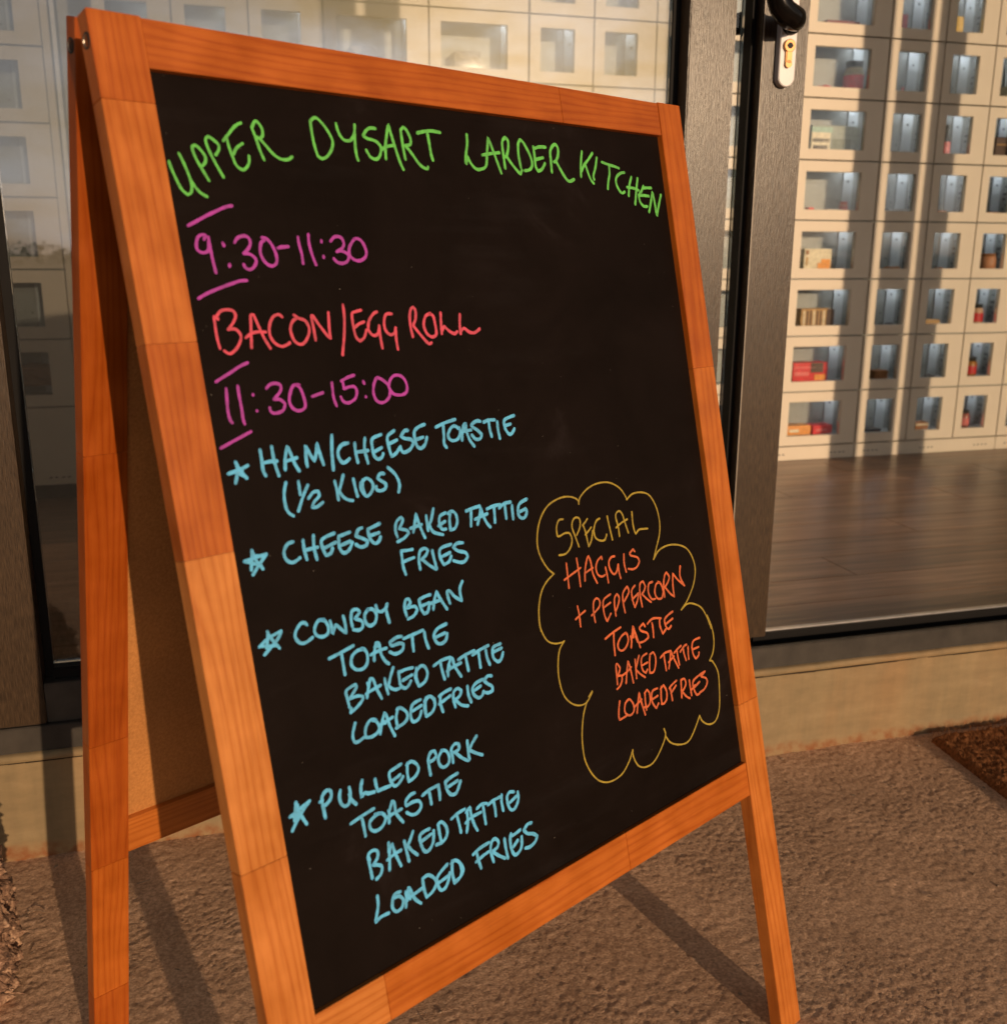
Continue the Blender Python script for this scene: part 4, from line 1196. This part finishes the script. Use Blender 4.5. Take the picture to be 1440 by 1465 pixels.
t = pack(WX - .005, 5, .165, .075, .05, cm('grey_green_print', (.30, .33, .29)), 'grey green box printed with a house picture in the sixth wide compartment', 'box', ((.0, .38, .02, .72, CREAMC), (.0, .42, .72, .92, GREENC), (.02, .36, .36, .5, DBRN), (.04, .34, .10, .24, DBRN), (.42, .8, .04, .5, cm('shrub_print', (.18, .2, .15)))), name='carton')
crumbs(WX - .05, 6, .06, .016, RED, 'loose red wrapped sweets in the seventh wide compartment from the floor', 'sweets', 9)
jar(WX + .050, 6, .029, .086, cm('pale_jar', (.42, .36, .22), .2), RED, 'tall jar with dark lid standing beside the red sweets')
pack(WX - .01, 7, .11, .02, .05, cm('dark_red', (.20, .02, .02)), 'flat dark red packet in the top visible wide compartment')
pack(C2 - .01, 0, .05, .008, .04, DK, 'thin dark packet in the lowest compartment of the first narrow column')
pack(C2 - .005, 1, .05, .026, .04, BRN, 'reddish brown bar in the second compartment of the first narrow column', lumpy=.001)
crumbs(C2, 2, .04, .007, DK, 'small dark snack in the third compartment of the first narrow column', n=5)
crumbs(C2, 3, .05, .012, BRN, 'brown bakes in the fourth compartment of the first narrow column')
pack(C2, 4, .07, .012, .05, BAG, 'pale flat tray in the fifth compartment of the first narrow column', 'tray', name='tray')
pack(C2, 5, .055, .01, .04, BAG, 'pale flat tray in the sixth compartment of the first narrow column', 'tray', name='tray')
jar(C2 + .015, 6, .009, .030, PINKC, PINKC, 'tiny pink pot in the seventh compartment of the first narrow column', .10, PINKC)
pack(C2 - .04, 7, .022, .05, .04, RED, 'upright red box at the left of the first narrow column, top row', 'box', name='carton')
pack(C3 - .02, 0, .05, .022, .04, BRN, 'brown wrapped bar in the lowest compartment of the second narrow column', marks=((0, 1, .6, .8, CREAMC),))
crumbs(C3 - .01, 1, .05, .013, DK, 'small dark sweets in the second compartment of the second narrow column', n=6)
pack(C3 - .02, 2, .055, .014, .04, TAN, 'tan flapjack in the third compartment of the second narrow column', lumpy=.001)
crumbs(C3 - .015, 3, .06, .011, BRN, 'brown bakes in the fourth compartment of the second narrow column')
pack(C3 - .03, 4, .035, .01, .04, BRN, 'small brown bar in the fifth compartment of the second narrow column')
# bottle in the second narrow column
x, z = cell(C3 - .035, 5); t = thing('bottle', 'small bottle with pink label in the second narrow column', 'bottle', SH(x, LD + .05, z))
m = MB(); m.lathe([(.012, 0), (.014, .004), (.014, .045), (.007, .062), (.006, .08)], 18); obj('bottle_body', smooth_by_angle(m.mesh('bottle_body', DK)), t, SH(x, LD + .05, z))
m = MB(); m.lathe([(.0142, .008), (.0144, .009), (.0144, .040), (.0142, .041)], 18); obj('bottle_label', m.mesh('bottle_label', PINKC), t, SH(x, LD + .05, z))
m = MB(); m.lathe([(.0068, .078), (.0068, .09), (.005, .091)], 14); obj('cap', m.mesh('cap', DKLID), t, SH(x, LD + .05, z))
pack(C3 - .015, 6, .055, .006, .04, DBRN, 'thin dark bar in the seventh compartment of the second narrow column')
pack(C3 - .035, 7, .024, .055, .04, YEL, 'upright yellow box at the left of the second narrow column, top row', 'box', name='carton')
jar(C4 - .028, 0, .019, .056, cm('rose_jam', (.35, .10, .07), .2), PINKC, 'jar with dark lid and pink label, lowest in the third narrow column', .06)
jar(C4 - .026, 1, .021, .060, HONEY, RED, 'jar of amber preserve with red label, second in the third narrow column', .06)
jar(C4 - .026, 2, .022, .062, cm('peach_jar', (.60, .36, .22), .3), RED, 'jar with cream band and red label, third in the third narrow column', .06)
x, z = cell(C4 - .012, 3); t = thing('round_tub', 'round terracotta coloured tub standing in the third narrow column', 'tub', SH(x, LD + .05, z))
m = MB(); m.lathe([(.020, 0), (.0245, .006), (.0255, .02), (.0245, .036), (.021, .042)], 24); obj('tub_body', smooth_by_angle(m.mesh('tub_body', cm('terracotta_tub', (.55, .25, .13)))), t, SH(x, LD + .05, z))
m = MB(); m.lathe([(.0225, .041), (.0228, .043), (.0228, .049), (.02, .0505)], 24); obj('lid', m.mesh('lid', BRN), t, SH(x, LD + .05, z))
pack(C4 - .02, 4, .05, .008, .04, BRN, 'thin brown bar in the fifth compartment of the third narrow column')
pack(C4, 5, .085, .062, .05, DBRN, 'large dark brown box filling half a compartment of the third narrow column', 'box', ((.05, .95, .6, .66, TAN),), name='carton')
pack(C4 + .01, 6, .06, .04, .05, CREAMC, 'cream carton with a dark green band in the third narrow column', 'box', ((0, .7, .5, .75, cm('dark_green', (.04, .08, .05))),), name='carton')
# goods glimpsed through the reflections over the sign
for s_, tx in ((-.160, 'wrapped loaf faintly seen in the wide compartment over the middle of the sign'), (-.43, 'wrapped loaf faintly seen in the wide compartment further left over the sign')):
    pack(s_, 6, .07, .05, .05, BAG, tx, 'loaf', name='wrapped_loaf', lumpy=.003)
crumbs(.255, 6, .05, .014, PINKC, 'small pink sweets in a compartment left of the brown window post', 'sweets')
pack(-1.33, 1.3, .16, .05, .06, BRN, 'brown loaf in the dim left compartment', 'loaf', name='loaf', lumpy=.004)

# ------------------------------------------------------------------ coir doormat at the right
COIR = plain('reddish_coir', (.235, .092, .035), .9, 0, .6, 190, .1)
mat_t = thing('doormat', 'thick reddish brown coir doormat lying against the plinth at the right edge', 'doormat', SH(.70, -.33, 0))
st2 = .0032; nx2, ny2 = int(.84 / st2), int(.60 / st2)
S, D = np.meshgrid(.298 + np.arange(nx2) * st2, -.625 + np.arange(ny2) * st2)
S = S - (D + .02) * -.0 + (D + .02) * .07
ed = np.minimum(np.minimum(np.arange(nx2)[None, :], (nx2 - 1 - np.arange(nx2))[None, :]) * np.ones((ny2, 1)), np.minimum(np.arange(ny2), ny2 - 1 - np.arange(ny2))[:, None])
Zm = .0135 * np.clip(ed / 2.0, 0, 1) ** .5 + .0018 * vnoise(nx2, ny2, 1.6, 31) * (ed > 0) + .0012 * vnoise(nx2, ny2, 6, 32) * (ed > 0)
obj('mat_body', grid_mesh('mat_body', S, D, Zm, np.ones((ny2 - 1, nx2 - 1), bool), COIR), mat_t, SH(0, 0, 0))
m = MB(); rr = random.Random(3)
for i in range(26000):
    a = rr.uniform(.30, 1.12); b = -.62 + .60 * rr.random(); a += (b + .02) * .07
    if a > .85: continue
    l = rr.uniform(.006, .013); th = rr.uniform(0, 6.28); tl = rr.uniform(.1, .9); z0 = .0125
    dx, dy = math.cos(th), math.sin(th); w = .0005
    m.face([(a - dy * w, b + dx * w, z0), (a + dy * w, b - dx * w, z0), (a + dx * l * tl, b + dy * l * tl, z0 + l * .75)])
obj('coir_fibres', m.mesh('coir_fibres', COIR), mat_t, SH(0, 0, 0), 'stuff')

# ragged dark strip painting the crack and shade line under the plinth's lip, and grit, twigs and leaf scraps on the concrete
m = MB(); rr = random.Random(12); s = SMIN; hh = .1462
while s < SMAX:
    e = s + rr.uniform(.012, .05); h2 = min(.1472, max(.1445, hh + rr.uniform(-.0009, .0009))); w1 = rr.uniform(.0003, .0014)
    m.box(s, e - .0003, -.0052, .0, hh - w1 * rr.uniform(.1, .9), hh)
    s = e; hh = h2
obj('lip_crack_shade', m.mesh('lip_crack_shade', plain('dark_crack_shade', (.035, .02, .012), .9)), shop, SH(0, 0, 0), 'stuff')
m = MB()
for i in range(420):
    a = rr.uniform(-1.3, 1.4); b = -abs(rr.gauss(0, .22)) - .004 if i % 2 else rr.uniform(-.75, -.01); q = rr.uniform(.0007, .0024) if i > 25 else rr.uniform(.002, .0042)
    if a > .29 and b > -.64: continue
    m.lathe([(q * .6, 0), (q, q * .4), (q * .7, q * .9), (q * .1, q * 1.1)], 6, 0, Matrix.Translation((a, b, .0005)) @ Matrix.Rotation(rr.uniform(0, 6), 4, 'Z') @ Matrix.Diagonal((rr.uniform(.8, 1.8), 1, 1, 1)))
for i in range(34):
    a = rr.uniform(-1.12, -.6) if i % 3 else rr.uniform(-.6, 1.2); b = rr.uniform(-.5, -.02); th = rr.uniform(0, 6.3); L_ = rr.uniform(.006, .022)
    if a > .29: continue
    m.tube([(a, b, .003), (a + L_ * .5 * math.cos(th), b + L_ * .5 * math.sin(th), .0045), (a + L_ * math.cos(th + .3), b + L_ * math.sin(th + .3), .003)], [.0007, .0006, .0003], 5)
tag(obj('grit', m.mesh('grit', plain('grit_and_twigs', (.22, .15, .10), .9, 0, .6, 300)), None, SH(0, 0, 0), 'stuff'), 'scattered grit and twig scraps on the rough concrete', 'grit')

# ------------------------------------------------------------------ gnarled trunk at the left edge
def bark_mat():
    m, nt, N, Lk, bs = mat('gnarled_bark')
    v = objvec(nt, (1, 1, .7)); a = noise(nt, v, 60, 6, .7, 1.2); b = noise(nt, v, 240, 4, .7)
    c = mixrgb(nt, ramp(nt, a, [(.36, (.03, .013, .008)), (.5, (.24, .135, .085)), (.66, (.60, .39, .26))]), ramp(nt, b, [(.3, (.6, .55, .55)), (.65, (1.1, 1.1, 1.05))]), .8, 'MULTIPLY')
    Lk.new(c, bs.inputs['Base Color']); bs.inputs['Roughness'].default_value = .9; bump(nt, bs, b, .8, .002); return m
BARK = bark_mat()
nt_, nz_ = 360, 300
N1 = vnoise(nt_ + 200, nz_ + 10, 26, 41); N2 = vnoise(nt_ + 200, nz_ + 10, 9, 42); N3 = vnoise(nt_ + 200, nz_ + 10, 3.2, 43)
V = []; zz = np.linspace(-.01, .235, nz_)
for k, z in enumerate(zz):
    t = z / .235
    base = .040 + .018 * math.sin(math.pi * min(1, max(0, t * 1.02)) ** .9) - .012 * max(0, t - .75) * 4
    for i in range(nt_):
        th = 2 * math.pi * i / nt_; tw = th + t * 1.5
        lobes = .006 * math.sin(3 * tw + .5) + .004 * math.sin(5 * tw + 2) - .005 * abs(math.sin(4 * tw + 1.3 * math.sin(t * 7))) ** .5
        wr = min(i, nt_ - i) / 30.0; bl = min(1, wr)
        ii = (i + int(t * 40)) % nt_
        r = base + lobes + .0040 * N1[k, ii] * bl + .0036 * N2[k, ii] - .0030 * abs(N3[k, ii])
        V.append((r * math.cos(th), r * math.sin(th), z + .004 * N2[k // 3, ii] * (t > .9)))
F = [(k * nt_ + i, k * nt_ + (i + 1) % nt_, (k + 1) * nt_ + (i + 1) % nt_, (k + 1) * nt_ + i) for k in range(nz_ - 1) for i in range(nt_)]
V.append((0, 0, .215)); F += [((nz_ - 1) * nt_ + i, (nz_ - 1) * nt_ + (i + 1) % nt_, len(V) - 1) for i in range(nt_)]
me = bpy.data.meshes.new('gnarled_stump'); me.from_pydata(V, [], F); me.materials.append(BARK); me.polygons.foreach_set('use_smooth', [True] * len(F)); me.update()
stump = thing('gnarled_stump', 'gnarled twisted bark stump cut off by the left edge beside the sign', 'tree stump', SH(-1.146, -.29, 0))
obj('stump_trunk', me, stump, SH(-1.146, -.29, 0))
m = MB(); rr = random.Random(9)
for i in range(11):
    a = rr.uniform(-.6, 1.6); z = rr.uniform(.0, .06) if i < 14 else rr.uniform(.1, .22); r0 = .043
    p = Vector((r0 * math.cos(a), r0 * math.sin(a), z)); d_ = Vector((math.cos(a + rr.uniform(-.6, .6)), math.sin(a), rr.uniform(-.4, .5))).normalized(); L_ = rr.uniform(.008, .02)
    m.tube([p, p + d_ * L_ * .5 + Vector((0, 0, .002)), p + d_ * L_], [.0014, .001, .0005], 5)
obj('twig_stubs', m.mesh('twig_stubs', BARK), stump, SH(-1.146, -.29, 0), 'stuff')
